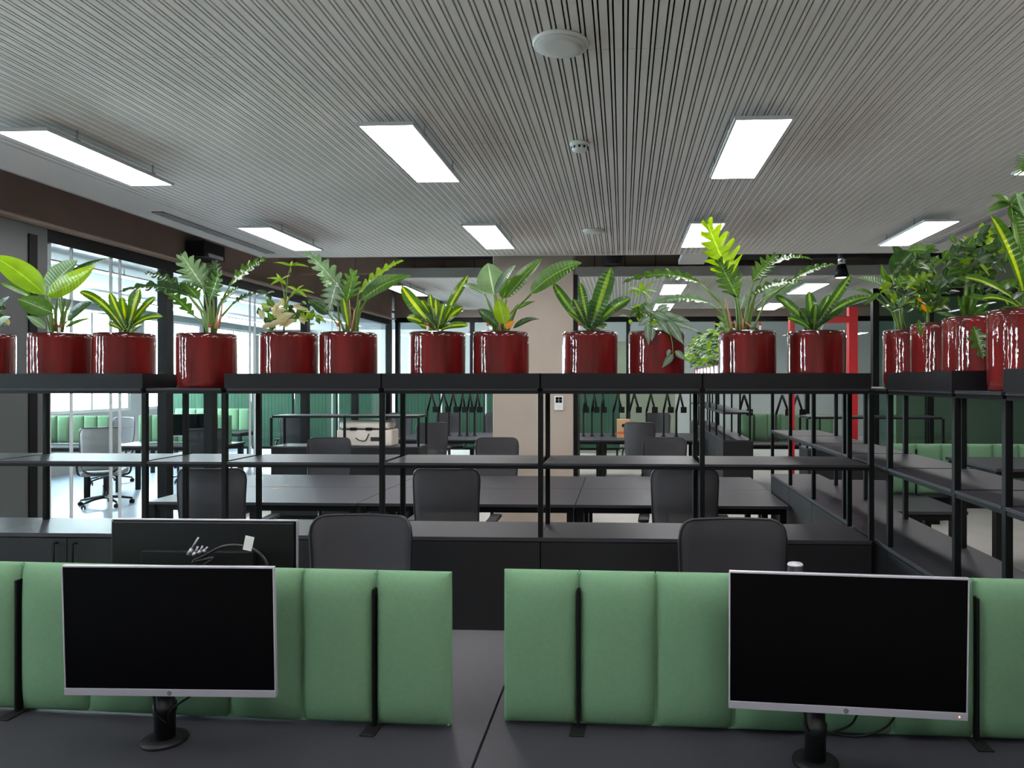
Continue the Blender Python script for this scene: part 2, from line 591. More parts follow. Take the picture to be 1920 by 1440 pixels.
# ================================================================== CEILING FITTINGS
def make_light(label, x, y0, y1, w, group, z=ZC - 0.075):
    L = y1 - y0
    t = thing('ceiling_light', label, 'ceiling light', (x, y0, z), 0, group)
    mb = MB()
    mb.box(-w / 2, w / 2, 0, L, 0.004, 0.016)
    for a in ((-w / 2, w / 2, 0, 0.012), (-w / 2, w / 2, L - 0.012, L), (-w / 2, -w / 2 + 0.012, 0.012, L - 0.012), (w / 2 - 0.012, w / 2, 0.012, L - 0.012)):
        mb.box(a[0], a[1], a[2], a[3], -0.002, 0.004)
    mb.build('frame', M['frame'], t)
    mb = MB(); mb.box(-w / 2 + 0.012, w / 2 - 0.012, 0.012, L - 0.012, -0.001, 0.0035)
    mb.build('diffuser', M['lamp'], t)
    for cx in (-w / 2 + 0.005, w / 2 - 0.005):
        for cy in (L * 0.2, L * 0.8):
            mb = MB()
            mb.bar((cx, cy, 0.016), (cx, cy, 0.078), 0.008)
            mb.box(cx - 0.012, cx + 0.012, cy - 0.012, cy + 0.012, 0.016, 0.024)
            mb.build('hanger_clip', M['chrome'], t)
    return t


COLX = (-3.28, -1.265, 0.735, 2.72)
LAB = {
    (0, 2): 'lit white ceiling panel above the monitor with cables draped behind it, nearest the brown header',
    (1, 2): 'large lit ceiling panel between the round speaker and the brown header side',
    (2, 2): 'large lit ceiling panel past the smoke detector, second row from the far edge',
    (3, 2): 'lit ceiling panel mostly out of frame above the frontmost right plant',
    (0, 3): 'lit ceiling panel beside the slotted air grille near the brown header',
    (1, 3): 'lit ceiling panel above the paddle-leaf plant near the beige column',
    (2, 3): 'lit ceiling panel partly hidden behind the tall lime fern-like leaf',
    (3, 3): 'lit ceiling panel above the thick cluster of plants on the side shelf',
}
for r, (y0, y1) in enumerate(((-1.4, -0.2), (1.05, 2.25), (3.75, 4.85), (6.21, 7.32))):
    for c, x in enumerate(COLX):
        if r < 2:  # rows out of view, carrying the grid on, added for their light
            make_light('lit ceiling panel above the camera, out of frame', x, y0, y1, 0.31, 'ceiling panels overhead')
        else:
            make_light(LAB[(c, r)], x, y0, y1, 0.31, 'lit panels under the slatted ceiling')
FARLAB = (('far lit panel over the dark bench left of the beige column', 'second far lit panel behind the striped dracaena left of the column'),
          ('far lit panel hidden behind the beige column', 'farthest lit panel hidden behind the beige column'),
          ('far lit panel seen under the long drooping lobed leaf', 'farther lit panel just below the long drooping leaf'),
          ('far lit panel behind the lobed plant and striped dracaena', 'farther lit panel low behind the lobed plant'))
for c, x in enumerate(COLX):
    for r, (y0, y1) in enumerate(((10.1, 11.3), (12.6, 13.8))):
        make_light(FARLAB[c][r], x, y0, y1, 0.34, 'lit panels under the far canopy')
n = 0
for x, nm in ((-8.6, 'outer'), (-6.6, 'inner')):
    for y0, yn in ((3.0, 'first'), (7.0, 'second'), (11.0, 'third'), (15.0, 'fourth')):
        make_light('long lit strip in the glazed side room, %s row by the %s' % (yn, 'windows' if nm == 'outer' else 'glass partition'), x, y0, y0 + 2.6, 0.16, 'strip lights in the glazed side room', 3.05)
for k, x in enumerate((-3.4, -1.4, 0.6, 2.6, 5.2)):
    for r, y0 in enumerate((15.6, 18.6)):
        make_light('distant strip light beyond the far glass, %s, %s from the side room' % (('front row', 'back row')[r], ('first', 'second', 'third', 'fourth', 'fifth')[k]),
                   x, y0, y0 + 1.8, 0.16, 'distant strip lights', 2.72)
for k, (x, y0) in enumerate(((4.9, 5.6), (6.2, 7.5), (6.6, 4.5))):
    make_light(('slim lit strip beyond the red portal', 'slim lit strip deeper in the glazed bay', 'slim lit strip over the desks with green screens')[k], x, y0, y0 + 1.8, 0.12, 'slim strips beyond the side shelf', 3.08)


def disc(name, label, cat, px, py, r, h, m, extra=None):
    c = P(px, py, 1)
    d = (ZC - H) / ((CY - py) / F)
    a = (px - CX) / F
    x, y = d * (a * math.cos(TH) - math.sin(TH)), d * (a * math.sin(TH) + math.cos(TH))
    t = thing(name, label, cat, (x, y, ZC))
    return t


def speaker(label, px, py, r):
    t = disc('ceiling_speaker', label, 'ceiling speaker', px, py, r, 0, None)
    t['group'] = 'round ceiling speakers'
    mb = MB(); mb.lathe([(r * 0.9, -0.016), (r * 0.97, -0.015), (r, -0.008), (r, 0.0)], n=48)
    mb.build('rim', M['white'], t)
    mb = MB(); mb.lathe([(r * 0.5, -0.021), (r * 0.86, -0.0195), (r * 0.89, -0.016)], n=48)
    mb.build('grille', mat('speaker_grille', rgb(238, 234, 230), 0.7, bump=0.5, bscale=600), t)


speaker('large round white ceiling speaker, nearest the top edge of the view', 1051, 80, 0.12)
speaker('small-looking round ceiling speaker far back near the canopy edge', 1113, 432, 0.105)
t = disc('smoke_detector', 'small white domed smoke detector on the slatted ceiling', 'smoke detector', 1087, 268, 0, 0, None)
mb = MB(); mb.lathe([(0.05, -0.022), (0.06, -0.016), (0.06, 0)], n=32); mb.build('base', M['white'], t)
mb = MB(); mb.lathe([(0.012, -0.055), (0.03, -0.054), (0.046, -0.046), (0.05, -0.034), (0.05, -0.022)], n=32); mb.build('dome', M['white'], t)
mb = MB()
for k in range(10):
    a = k * math.pi / 5
    mb.box(-0.006, 0.006, 0.0495, 0.0515, -0.04, -0.027, Matrix.Rotation(a, 4, 'Z'))
mb.build('vent', M['black'], t)


def grille(label, x, y0, y1, w):
    t = thing('air_grille', label, 'air vent', (x, y0, ZC), 0, 'slotted air grilles in the canopy border')
    L = y1 - y0
    mb = MB()
    mb.box(-w / 2, w / 2, 0, L, -0.004, 0.002)
    mb.build('backing', M['black'], t)
    mb = MB()
    y = 0.0
    while y < L:
        mb.box(-w / 2, w / 2, y, y + 0.012, -0.012, -0.004)
        y += 0.04
    for x0 in (-w / 2, -0.006, w / 2 - 0.012):
        mb.box(x0, x0 + 0.012, 0, L, -0.012, -0.004)
    mb.build('louvres', M['frame'], t)


grille('long dark slotted air grille in the canopy border by the brown header', -3.95, 5.9, 7.85, 0.10)
grille('slotted air grille in the canopy border above the side shelf plants', 3.24, 5.0, 7.6, 0.09)

# ducts and pipes above the gap between the canopies
def ctag(o, label, cat, group=None):
    return tag(o, label, cat, group)


q = P(1140, 490, 9.3)
mb = MB(); mb.box(-3.0, -1.5, 9.0, 9.5, 3.30, 3.9)
ctag(mb.build('ventilation_duct', M['black'], bevel=0.02), 'black square duct in the ceiling gap left of the column', 'duct')
mb = MB(); mb.tube([(1.25, 9.2, 3.36), (3.0, 9.2, 3.36), (5.4, 9.2, 3.36)], 0.14, 16)
ctag(mb.build('ventilation_duct', M['black']), 'long round black duct in the ceiling gap right of the column', 'duct')
mb = MB(); mb.lathe([(0.12, 0), (0.16, 0.12), (0.2, 0.2), (0.2, 0.7)], (-0.15, 9.3, 3.2), 20)
ctag(mb.build('air_outlet', M['black']), 'black funnel air outlet in the gap above the striped dracaena by the column', 'duct')
mb = MB(); mb.box(0.72, 1.05, 8.35, 9.4, 3.20, 3.26)
mb.box(0.80, 0.97, 8.5, 9.0, 3.26, 3.9)
ctag(mb.build('supply_air_box', M['frame']), 'pale box hanging in the gap behind the tall lime leaf', 'duct')
mb = MB()
for x0 in (-0.9, -0.1, 0.4):
    mb.tube([(x0, 8.2, 3.5), (x0, 8.2, 3.9)], 0.012, 8)
mb.tube([(-3.2, 8.2, 3.5), (5.5, 8.2, 3.5)], 0.02, 8)
ctag(mb.build('conduit_run', M['black']), 'thin black conduit crossing the ceiling gap', 'pipe')

p = P(1578, 500, 8.6)
t = thing('track_spotlight', 'grey metal spotlight with a black cone hanging in the ceiling gap', 'spotlight', p)
mb = MB(); mb.lathe([(0.045, 0.02), (0.045, 0.16)], n=20); mb.build('body', M['chrome'], t)
mb = MB(); mb.lathe([(0.088, -0.13), (0.05, 0.02), (0.03, 0.03)], n=24); mb.build('cone_shade', M['black'], t)
mb = MB(); mb.lathe([(0.06, -0.133), (0.075, -0.131)], n=24); mb.build('bulb', emit('spot_bulb', (1, 0.9, 0.75, 1), 2.0), t)
mb = MB(); mb.box(-0.14, 0.14, -0.02, 0.02, 0.16, 0.2); mb.bar((-0.12, 0, 0.2), (-0.12, 0, 3.9 - p.z), 0.015); mb.bar((0.12, 0, 0.2), (0.12, 0, 3.9 - p.z), 0.015)
mb.build('bracket', M['black'], t)

p = Vector((-4.64, 7.75, 3.08))
t = thing('wall_sensor', 'small dark sensor box with a pale strip on the brown header', 'sensor', p)
mb = MB(); mb.box(-0.11, 0.11, -0.2, 0.2, -0.06, 0.12); mb.build('body', M['chairframe'], t, bevel=0.01)
mb = MB(); mb.box(0.1, 0.125, -0.14, 0.14, -0.045, -0.01); mb.build('strip', M['frame'], t)
# ================================================================== SHELVING
ZL, ZM, ZT = 0.886, 1.258, 1.635
SD = 0.40


def meshmat():
    m = M['mesh']
    nt = m.node_tree
    b = nt.nodes['Principled BSDF']
    t = nt.nodes.new('ShaderNodeBsdfTransparent')
    mx = nt.nodes.new('ShaderNodeMixShader'); mx.inputs[0].default_value = 0.16
    nt.links.new(b.outputs[0], mx.inputs[1]); nt.links.new(t.outputs[0], mx.inputs[2])
    nt.links.new(mx.outputs[0], nt.nodes['Material Output'].inputs['Surface'])


meshmat()


def bay(label, loc, rz, w, group, last=False, z0=ZL, mid=ZM, top=ZT, first=True):
    """One bay: posts, middle and top shelf on a frame; local x along the run, local y into the depth."""
    t = thing('shelving_bay', label, 'shelving', loc, rz, group)
    xs = ([0.0] if first else []) + ([w] if last else [])
    for x in xs:
        for y in (0.014, SD - 0.045):
            mb = MB(); mb.box(x - 0.0125, x + 0.0125, y - 0.0125, y + 0.0125, z0, top - 0.024)
            mb.build('post', M['black'], t, bevel=0.002)
    for nm, z in (('middle_shelf', mid), ('top_shelf', top)):
        if z is None:
            continue
        mb = MB()
        mb.box(0.014, w - 0.014, 0.0, SD, z - 0.006, z)
        mb.box(0.014, w - 0.014, 0.0, SD, z - 0.012, z - 0.0061)
        o = mb.build(nm, M['shelf'], t, bevel=0.0012)
        mb = MB()
        mb.box(0.0126, w - 0.0126, 0.0045, 0.022, z - 0.028, z - 0.0125)
        mb.box(0.0126, w - 0.0126, SD - 0.022, SD - 0.002, z - 0.028, z - 0.0125)
        mb.box(0.0126, 0.028, 0.022, SD - 0.022, z - 0.028, z - 0.0125)
        mb.box(w - 0.028, w - 0.0126, 0.022, SD - 0.022, z - 0.028, z - 0.0125)
        mb.build('shelf_rail', M['black'], o)
    return t


def cabinet(label, loc, rz, w, group, doors=False, h=ZL):
    t = thing('base_cabinet', label, 'cabinet', loc, rz, group)
    mb = MB()
    mb.box(0.002, w - 0.002, 0.02, SD, 0.05, h - 0.022)
    mb.build('carcass', M['cab'], t)
    mb = MB(); mb.box(0.0, w, 0.0, SD, h - 0.02, h)
    mb.build('worktop', M['shelf'], t, bevel=0.0015)
    mb = MB(); mb.box(0.02, w - 0.02, 0.05, SD - 0.02, 0.0, 0.05)
    mb.build('plinth', M['black'], t)
    if doors:
        for k in (0, 1):
            x0 = 0.004 + k * (w / 2 - 0.002)
            mb = MB(); mb.box(x0, x0 + w / 2 - 0.006, 0.0, 0.018, 0.055, h - 0.026)
            d = mb.build('door', M['cab'], t, bevel=0.001)
            hx = w / 2 + (-0.05 if k == 0 else 0.05)
            mb = MB()
            mb.tube([(hx, -0.0, h - 0.05), (hx, -0.028, h - 0.052), (hx, -0.028, h - 0.20), (hx, 0, h - 0.202)], 0.006, 8)
            mb.build('handle', M['black'], d)
    else:
        mb = MB(); mb.box(0.003, w - 0.003, 0.001, 0.018, 0.055, h - 0.024)
        mb.build('front_panel', M['cab'], t)
    return t


def tray(label, loc, rz, w, group, d=SD - 0.02, h=0.075):
    t = thing('planter_tray', label, 'planter tray', loc, rz, group)
    mb = MB()
    mb.box(0.004, w - 0.004, 0, d, 0, 0.005)
    mb.build('base', M['tray'], t)
    mb = MB()
    mb.box(0.004, w - 0.004, 0, 0.004, 0.005, h)
    mb.box(0.004, w - 0.004, d - 0.004, d, 0.005, h)
    mb.box(0.004, 0.008, 0.004, d - 0.004, 0.005, h)
    mb.box(w - 0.008, w - 0.004, 0.004, d - 0.004, 0.005, h)
    mb.build('rim_wall', M['tray'], t)
    return t


YF = 3.57
XP = [-4.09, -3.276, -2.463, -2.042, -1.224, -0.4155, 0.3928, 1.222]
WHERE = ['at the grey pier end, mostly out of frame', 'below the paddle-leaf plant and striped dracaena by the glass wall',
         'narrow, below the lobed plant standing without a tray', 'below the pot of cream leaves and its lobed neighbour',
         'below the striped dracaena and paddle-leaf pair before the column', 'below the pot with silvery trailing leaves',
         'at the corner, below the tall lime leaf']
for k in range(7):
    w = XP[k + 1] - XP[k]
    bay('black open shelving bay ' + WHERE[k], (XP[k], YF, 0), 0, w, 'shelving bays of the front run', last=(k == 6))
    cabinet('black low cabinet ' + WHERE[k], (XP[k], YF, 0), 0, w, 'cabinets of the front run', doors=(k == 1))
    if k == 2:
        tray('short charcoal planter tray set back behind the lone lobed plant', (XP[k], YF + 0.345, ZT), 0, w, 'planter trays', d=0.05)
    else:
        tray('charcoal planter tray ' + WHERE[k].replace('below', 'holding'), (XP[k], YF - 0.002, ZT), 0, w, 'planter trays')

# the side run, seen obliquely: local x runs along +Y (rz = 90 deg), local y points to -X, so the run is mirrored by placing it at its far side
XS = 1.25
YS = [1.10, 1.74, 2.41, 2.77, 3.45, 4.14, 4.81, 5.47, 6.12]
SW = ['closest to the camera, out of frame', 'nearest the frame edge, under the front tray', 'narrow, under the frontmost red pot',
      'under the pair of pots with trailing leaf', 'at the corner with the front run', 'second past the corner', 'third past the corner',
      'fourth past the corner, near its far end']
for k in range(8):
    w = YS[k + 1] - YS[k]
    loc = (XS, YS[k + 1], 0)
    bay('black side-run shelving bay ' + SW[k], loc, -math.pi / 2, w, 'shelving bays of the side run', last=(k == 0))
    cabinet('black side-run cabinet ' + SW[k], loc, -math.pi / 2, w, 'cabinets of the side run')
    if k in (1, 3):
        tray('charcoal side tray ' + SW[k], (XS - 0.002, YS[k + 1], ZT), -math.pi / 2, w, 'planter trays')
    if k == 2:
        tray('short charcoal tray set back behind the frontmost red pot', (XS + 0.345, YS[k + 1], ZT), -math.pi / 2, w, 'planter trays', d=0.05)
# far run beyond the gap
YR = [9.6, 10.4, 11.2, 12.0, 12.8, 13.6, 14.4]
for k in range(6):
    w = YR[k + 1] - YR[k]
    nm = ('nearest end', 'second along', 'third along', 'fourth along', 'fifth along', 'far end')[k]
    bay('distant black shelving bay carrying leafy pots, ' + nm, (1.33, YR[k + 1], 0), -math.pi / 2, w, 'bays of the distant run', last=(k == 0))
    cabinet('distant black cabinet below leafy pots, ' + nm, (1.33, YR[k + 1], 0), -math.pi / 2, w, 'cabinets of the distant run')
# low racks across the room, with one shelf on a frame above a cabinet
for lab, x0, n, w in (('by the glass wall under the copier', -4.25, 2, 0.9), ('in front of the red portal', 2.15, 2, 0.78)):
    for k in range(n):
        nm = ('first', 'second')[k] + ' half'
        bay('low black rack with one thin shelf %s, %s' % (lab, nm), (x0 + k * w, 8.45, 0), 0, w, 'low racks', last=(k == n - 1), mid=None, top=ZM)
        cabinet('low dark cabinet %s, %s' % (lab, nm), (x0 + k * w, 8.45, 0), 0, w, 'cabinets under low racks')

# ================================================================== DESKS
def make_desk(label, x0, x1, y0, y1, group, z=0.74):
    t = thing('desk', label, 'desk', ((x0 + x1) / 2, (y0 + y1) / 2, 0), 0, group)
    w, d = (x1 - x0) / 2, (y1 - y0) / 2
    mb = MB(); mb.box(-w + 0.003, w - 0.003, -d + 0.003, d - 0.003, z - 0.022, z)
    mb.build('desktop', M['desk'], t, bevel=0.0015)
    mb = MB()
    for s in (-1, 1):
        mb.box(-w + 0.06, w - 0.06, s * (d - 0.06) - 0.02, s * (d - 0.06) + 0.02, z - 0.07, z - 0.0225)
        mb.box(s * (w - 0.3) - 0.02, s * (w - 0.3) + 0.02, -d + 0.05, d - 0.05, z - 0.06, z - 0.0226)
    mb.build('underframe', M['black'], t)
    for s in (-1, 1):
        mb = MB()
        x = s * (w - 0.04)
        for q in (-1, 1):
            mb.box(x - 0.025, x + 0.025, q * (d - 0.06) - 0.03, q * (d - 0.06) + 0.03, 0, z - 0.0225)
        mb.box(x - 0.02, x + 0.02, -d + 0.09, d - 0.09, z - 0.07, z - 0.0225)
        mb.build('leg', M['black'], t)
    return t


XD = [-3.70, -2.03, -0.363, 1.235]
make_desk('deep dark grey desk under the monitor with draped cables, on the glass wall side', XD[1], XD[2], 1.12, 2.655, 'front desks')
make_desk('deep dark grey desk under the monitor whose orange power light is on', XD[2], XD[3], 1.12, 2.655, 'front desks')
BX = ['glass wall end, with two tan marks', 'in the middle', 'at the side shelf end']
for k in range(3):
    for r, (y0, y1) in enumerate(((5.37, 6.18), (6.18, 6.99))):
        make_desk('dark bench desk beyond the shelving, %s row, %s' % (('near', 'far')[r], BX[k] if r == 0 else BX[k].split(',')[0]), XD[k], XD[k + 1], y0, y1, 'bench desks beyond the shelving')
    for r, (y0, y1) in enumerate(((11.3, 12.1), (12.1, 12.9))):
        make_desk('dark desk of the distant bench past the column, %s row, %s' % (('near', 'far')[r], BX[k].split(',')[0]), XD[k], XD[k + 1], y0, y1, 'distant bench desks')
# tan marks left on the bench
for px, py in ((515, 917), (534, 910)):
    d = 0.929 * F / (py - CY)
    q = P(px, py, d * (math.cos(TH) + (px - CX) / F * math.sin(TH)))
    mb = MB(); mb.box(q.x - 0.03, q.x + 0.03, q.y - 0.012, q.y + 0.012, 0.7402, 0.742)
    tag(mb.build('paper_scrap', M['card']), 'small tan scrap on the dark bench, ' + ('nearer the edge' if py > 912 else 'farther from the edge'), 'paper scrap', 'tan scraps on the bench')

# ================================================================== GREEN DESK SCREENS
def pad_mesh(w, h, th):
    mb = MB()
    n, m_ = 14, 20
    r = 0.012
    vs, fs = [], []

    def bulge(u, v):
        a = max(0.0, 1 - abs(u) ** 4) ** 0.5
        b = max(0.0, 1 - abs(v) ** 6) ** 0.5
        return a * b
    us = [math.sin(math.pi / 2 * (2 * i / n - 1)) for i in range(n + 1)]
    vv = [math.sin(math.pi / 2 * (2 * j / m_ - 1)) for j in range(m_ + 1)]
    for side in (-1, 1):
        for v in vv:
            for u in us:
                vs.append((u * (w / 2 - 0.0012), side * (th / 2 * (0.12 + 0.88 * bulge(u, v))), h / 2 + v * h / 2))
    N = (n + 1) * (m_ + 1)
    for j in range(m_):
        for i in range(n):
            a = j * (n + 1) + i
            fs.append((a, a + 1, a + n + 2, a + n + 1))
            fs.append((N + a, N + a + n + 1, N + a + n + 2, N + a + 1))
    for j in range(m_):
        for i in (0, n):
            a = j * (n + 1) + i
            q = (a, a + n + 1, N + a + n + 1, N + a)
            fs.append(q if i == 0 else q[::-1])
    for i in range(n):
        for j in (0, m_):
            a = j * (n + 1) + i
            q = (a, N + a, N + a + 1, a + 1)
            fs.append(q if j == 0 else q[::-1])
    mb.add(vs, fs, True)
    return mb


PADW, PADH = 0.2065, 0.412
pad0 = None


def make_screen(label, loc, rz, n, group, straps=True):
    """Local x along the screen; the front face is at local y = 0."""
    global pad0
    t = thing('desk_screen', label, 'desk screen', loc, rz, group)
    for k in range(n):
        if pad0 is None:
            pad0 = pad_mesh(PADW, PADH, 0.078).build('pad', M['fabric'], t)
            o = pad0
        else:
            o = pad0.copy(); COL.objects.link(o); o.parent = t
        o.location = (PADW * (k + 0.5), 0.028, 0.003)
    mb = MB(); mb.box(0.004, PADW * n - 0.004, 0.018, 0.038, 0.004, PADH - 0.002)
    mb.build('core_board', M['fabric'], t)
    if straps:
        for k in (1, n - 1):
            x = PADW * k
            mb = MB(); mb.box(x - 0.0038, x + 0.0038, -0.006, 0.0175, 0.0, PADH - 0.04)
            s = mb.build('strap', M['black'], t, bevel=0.002)
            mb = MB(); mb.box(x - 0.02, x + 0.02, -0.05, 0.05, 0.0, 0.004)
            mb.build('foot_plate', M['darkplastic'], t, bevel=0.001)
    return t


n = 7
L = PADW * n
r1, r2 = math.radians(-2.4), math.radians(-1.8)
make_screen('green padded screen behind the monitor with cables draped over it', (-0.463 - L * math.cos(r1), 1.884 - L * math.sin(r1), 0.74), r1, n, 'green screens on the front desks')
make_screen('green padded screen behind the monitor with the orange power light', (-0.327, 1.921, 0.74), r2, n, 'green screens on the front desks')
make_screen('green screen beyond the side shelf, seen between its posts', (2.20, 5.98, 0.74), 0, 7, 'green screens beyond the side shelf', True)
make_screen('green screen beyond the side shelf, running out of frame', (3.68, 5.98, 0.74), 0, 7, 'green screens beyond the side shelf', True)
make_screen('distant green screen between the distant pots and the red portal', (1.86, 11.4, 0.74), 0, 7, 'distant green screens')

# desks with green screens beyond the side shelf
make_desk('grey desk beyond the side shelf, near edge seen under the green screen', 1.72, 2.46, 5.2, 6.85, 'desks beyond the side shelf')
make_desk('grey desk carrying the green screens beyond the side shelf', 2.47, 4.2, 5.97, 6.85, 'desks beyond the side shelf')
make_desk('grey desk carrying the green screen that runs out of frame', 4.2, 5.9, 5.97, 6.85, 'desks beyond the side shelf')
make_desk('grey height-adjusted desk raised high in front of the green screens', 2.6, 4.2, 5.1, 5.9, 'desks beyond the side shelf', 1.06)
make_desk('distant grey desk under the distant green screen by the red portal', 1.83, 3.4, 10.6, 12.2, 'distant bench desks')

# ================================================================== MONITORS
def make_monitor(label, base, rz, off, zt, group, led=False, tilt=2.0, pole=True, cables=(), sc=1.0, z0=0.74, logo=True):
    """Local: the screen looks to -y; base is where the pole meets the desk; off the screen's place from the pole."""
    t = thing('monitor', label, 'monitor', base, rz, group)
    W, HH = 0.5386 * sc, 0.328 * sc
    ht = zt - z0
    T = Matrix.Translation((off[0], off[1], ht - HH / 2)) @ Matrix.Rotation(math.radians(tilt), 4, 'X')
    ch = 0.017
    mb = MB()
    mb.box(-W / 2 + 0.006, W / 2 - 0.006, 0.004, 0.02, -HH / 2 + 0.006, HH / 2 - 0.006, T)
    mb.box(-W * 0.3, W * 0.3, 0.022, 0.045, -HH * 0.4, HH * 0.25, T)
    mb.build('housing', M['darkplastic'], t, bevel=0.003)
    mb = MB()
    mb.box(-W / 2 + 0.0025, W / 2 - 0.0025, -0.0005, 0.0039, -HH / 2 + ch, HH / 2 - 0.0035, T)
    mb.build('screen', M['screenblack'], t)
    mb = MB()
    mb.box(-W / 2, W / 2, -0.002, 0.009, HH / 2 - 0.0034, HH / 2 + 0.001, T)
    mb.box(-W / 2 - 0.001, -W / 2 + 0.0024, -0.002, 0.009, -HH / 2, HH / 2 - 0.0035, T)
    mb.box(W / 2 - 0.0024, W / 2 + 0.001, -0.002, 0.009, -HH / 2, HH / 2 - 0.0035, T)
    mb.box(-W / 2 - 0.001, W / 2 + 0.001, -0.003, 0.012, -HH / 2 - 0.001, -HH / 2 + ch - 0.0002, T)
    bz = mb.build('bezel', M['silver'], t, bevel=0.0008)
    if logo:
        mb = MB()
        R = Matrix.Rotation(math.pi / 2, 4, 'X')
        ring = [(0.0048 * math.cos(a), 0.0048 * math.sin(a)) for a in [k * math.pi / 12 for k in range(25)]]
        mb.tube([T @ Vector((x, -0.0034, -HH / 2 + 0.0075 + z)) for x, z in ring], 0.0006, 6, cap=False)
        for x, z0_, z1_ in ((-0.0022, -0.001, 0.004), (-0.0002, -0.001, 0.001), (0.0008, -0.004, 0.0012), (0.0026, -0.001, 0.0012)):
            mb.bar(T @ Vector((x - 0.0004, -0.0034, -HH / 2 + 0.0075 + z0_)), T @ Vector((x + 0.0008, -0.0034, -HH / 2 + 0.0075 + z1_)), 0.0007)
        mb.build('round_badge', M['darkplastic'], bz)
    if led:
        mb = MB(); mb.lathe([(0.0022, -0.0006), (0.0022, 0.0006)], n=12)
        q = MB(); q.add([T @ (Vector((W / 2 - 0.018, -0.0034, -HH / 2 + 0.0075)) + Vector((v[0], v[2], v[1]))) for v in mb.v], mb.f)
        q.build('power_light', emit('orange_led', rgb(255, 110, 30), 1.5), bz)
    if pole:
        mb = MB(); mb.lathe([(0.054, 0), (0.055, 0.004), (0.053, 0.009), (0.03, 0.011)], n=40)
        mb.build('base', M['darkplastic'], t)
        mb = MB(); mb.lathe([(0.025, 0.008), (0.025, 0.075), (0.028, 0.077), (0.028, 0.098), (0.0235, 0.10), (0.0235, ht - HH * 0.4)], n=28)
        mb.build('pole', M['darkplastic'], t)
        mb = MB(); mb.bar((0, -0.02, ht - HH * 0.5), (off[0], off[1] + 0.044, ht - HH * 0.5), 0.06, 0.09)
        mb.build('head_mount', M['darkplastic'], t)
        for pts in cables:
            mb = MB(); mb.tube(smooth_path(pts), 0.0028, 8)
            mb.build('cable', M['black'], t)
    return t


def smooth_path(pts, n=8):
    pts = [Vector(p) for p in pts]
    out = []
    for i in range(len(pts) - 1):
        p0, p1, p2, p3 = pts[max(i - 1, 0)], pts[i], pts[i + 1], pts[min(i + 2, len(pts) - 1)]
        for k in range(n):
            u = k / n
            out.append(0.5 * ((2 * p1) + (p2 - p0) * u + (2 * p0 - 5 * p1 + 4 * p2 - p3) * u * u + (3 * p1 - p0 - 3 * p2 + p3) * u ** 3))
    out.append(pts[-1])
    return out


make_monitor('black monitor before the green screen, pointed at us, cables looping over its top', (-1.185, 1.80, 0.74), math.radians(0.9), (0.045, -0.055), 1.207, 'monitors on the front desks',
             cables=[[(-0.035, -0.02, 0.17), (-0.01, -0.03, 0.13), (0.0, -0.036, 0.09), (0.022, -0.03, 0.06)],
                     [(0.09, -0.02, 0.16), (0.098, -0.03, 0.14), (0.055, -0.035, 0.11), (0.03, -0.03, 0.085), (0.026, -0.02, 0.05)]])
make_monitor('black monitor with an orange power light before the green screen', (0.468, 1.765, 0.74), math.radians(-4.4), (0.058, -0.068), 1.2195, 'monitors on the front desks', led=True,
             cables=[[(-0.03, -0.02, 0.16), (-0.03, -0.04, 0.12), (-0.02, -0.03, 0.09)], [(0.11, 0.0, 0.16), (0.09, 0.02, 0.09), (0.03, 0.02, 0.06), (0.02, 0.0, 0.05)],
                     [(0.20, -0.01, 0.17), (0.17, 0.0, 0.10), (0.10, 0.0, 0.07), (0.03, -0.01, 0.08)]])
make_monitor('black monitor turned away, its back rising above the green screen', (-1.285, 2.085, 0.74), math.pi, (0.008, -0.075), 1.243, 'monitors on the front desks', tilt=0, sc=1.085)

t = thing('monitor_stand', 'short dark stand post with a pale cap rising behind the monitor with the orange light', 'monitor stand', P(1491, 900, 2.10).xy.to_3d() + Vector((0, 0, 0.74)))
mb = MB(); mb.lathe([(0.055, 0), (0.055, 0.006), (0.03, 0.01), (0.022, 0.012), (0.022, 0.395)], n=28); mb.build('pole', M['darkplastic'], t)
mb = MB(); mb.lathe([(0.022, 0.395), (0.023, 0.398), (0.02, 0.402)], n=28); mb.build('cap', M['silver'], t)

# loose cable bundle hooked over the monitor seen from its back
t = thing('cable_bundle', 'loose dark cables with bare plug tips and a white tag against the turned-away monitor', 'cable', (0, 0, 0))
YC = 2.055
def C(x, y, dy=0): return P(x, y, YC + dy)
pts = [C(372, 1072), C(362, 1054), C(385, 1041), C(418, 1025), C(450, 1023), C(478, 1032), C(498, 1052), C(503, 1080)]
mb = MB(); mb.tube(smooth_path(pts), 0.0045, 8); mb.build('cable', M['chairframe'], t)
mb = MB(); mb.tube(smooth_path([C(362, 1054), C(380, 1050), C(400, 1047), C(385, 1060), C(392, 1075)]), 0.005, 8); mb.build('cable', M['chairframe'], t)
for x0, y0, x1, y1 in ((353, 1040, 372, 1008), (363, 1041, 371, 1025), (373, 1037, 380, 1024), (382, 1034, 389, 1026)):
    mb = MB(); a, b = C(x0, y0), C(x1, y1)
    mb.tube([a, a.lerp(b, 0.35)], 0.006, 8, 0.005); o = mb.build('plug_tip', M['silver'], t)
    mb = MB(); mb.tube([a.lerp(b, 0.35), b], 0.003, 8); mb.build('plug_wire', M['silver'], t)
a = C(466, 1019, -0.004)
mb = MB(); mb.box(-0.013, 0.013, -0.001, 0.001, -0.021, 0.021, Matrix.Translation(a) @ Matrix.Rotation(math.radians(12), 4, 'Y'))
mb.build('tag', M['white'], t)

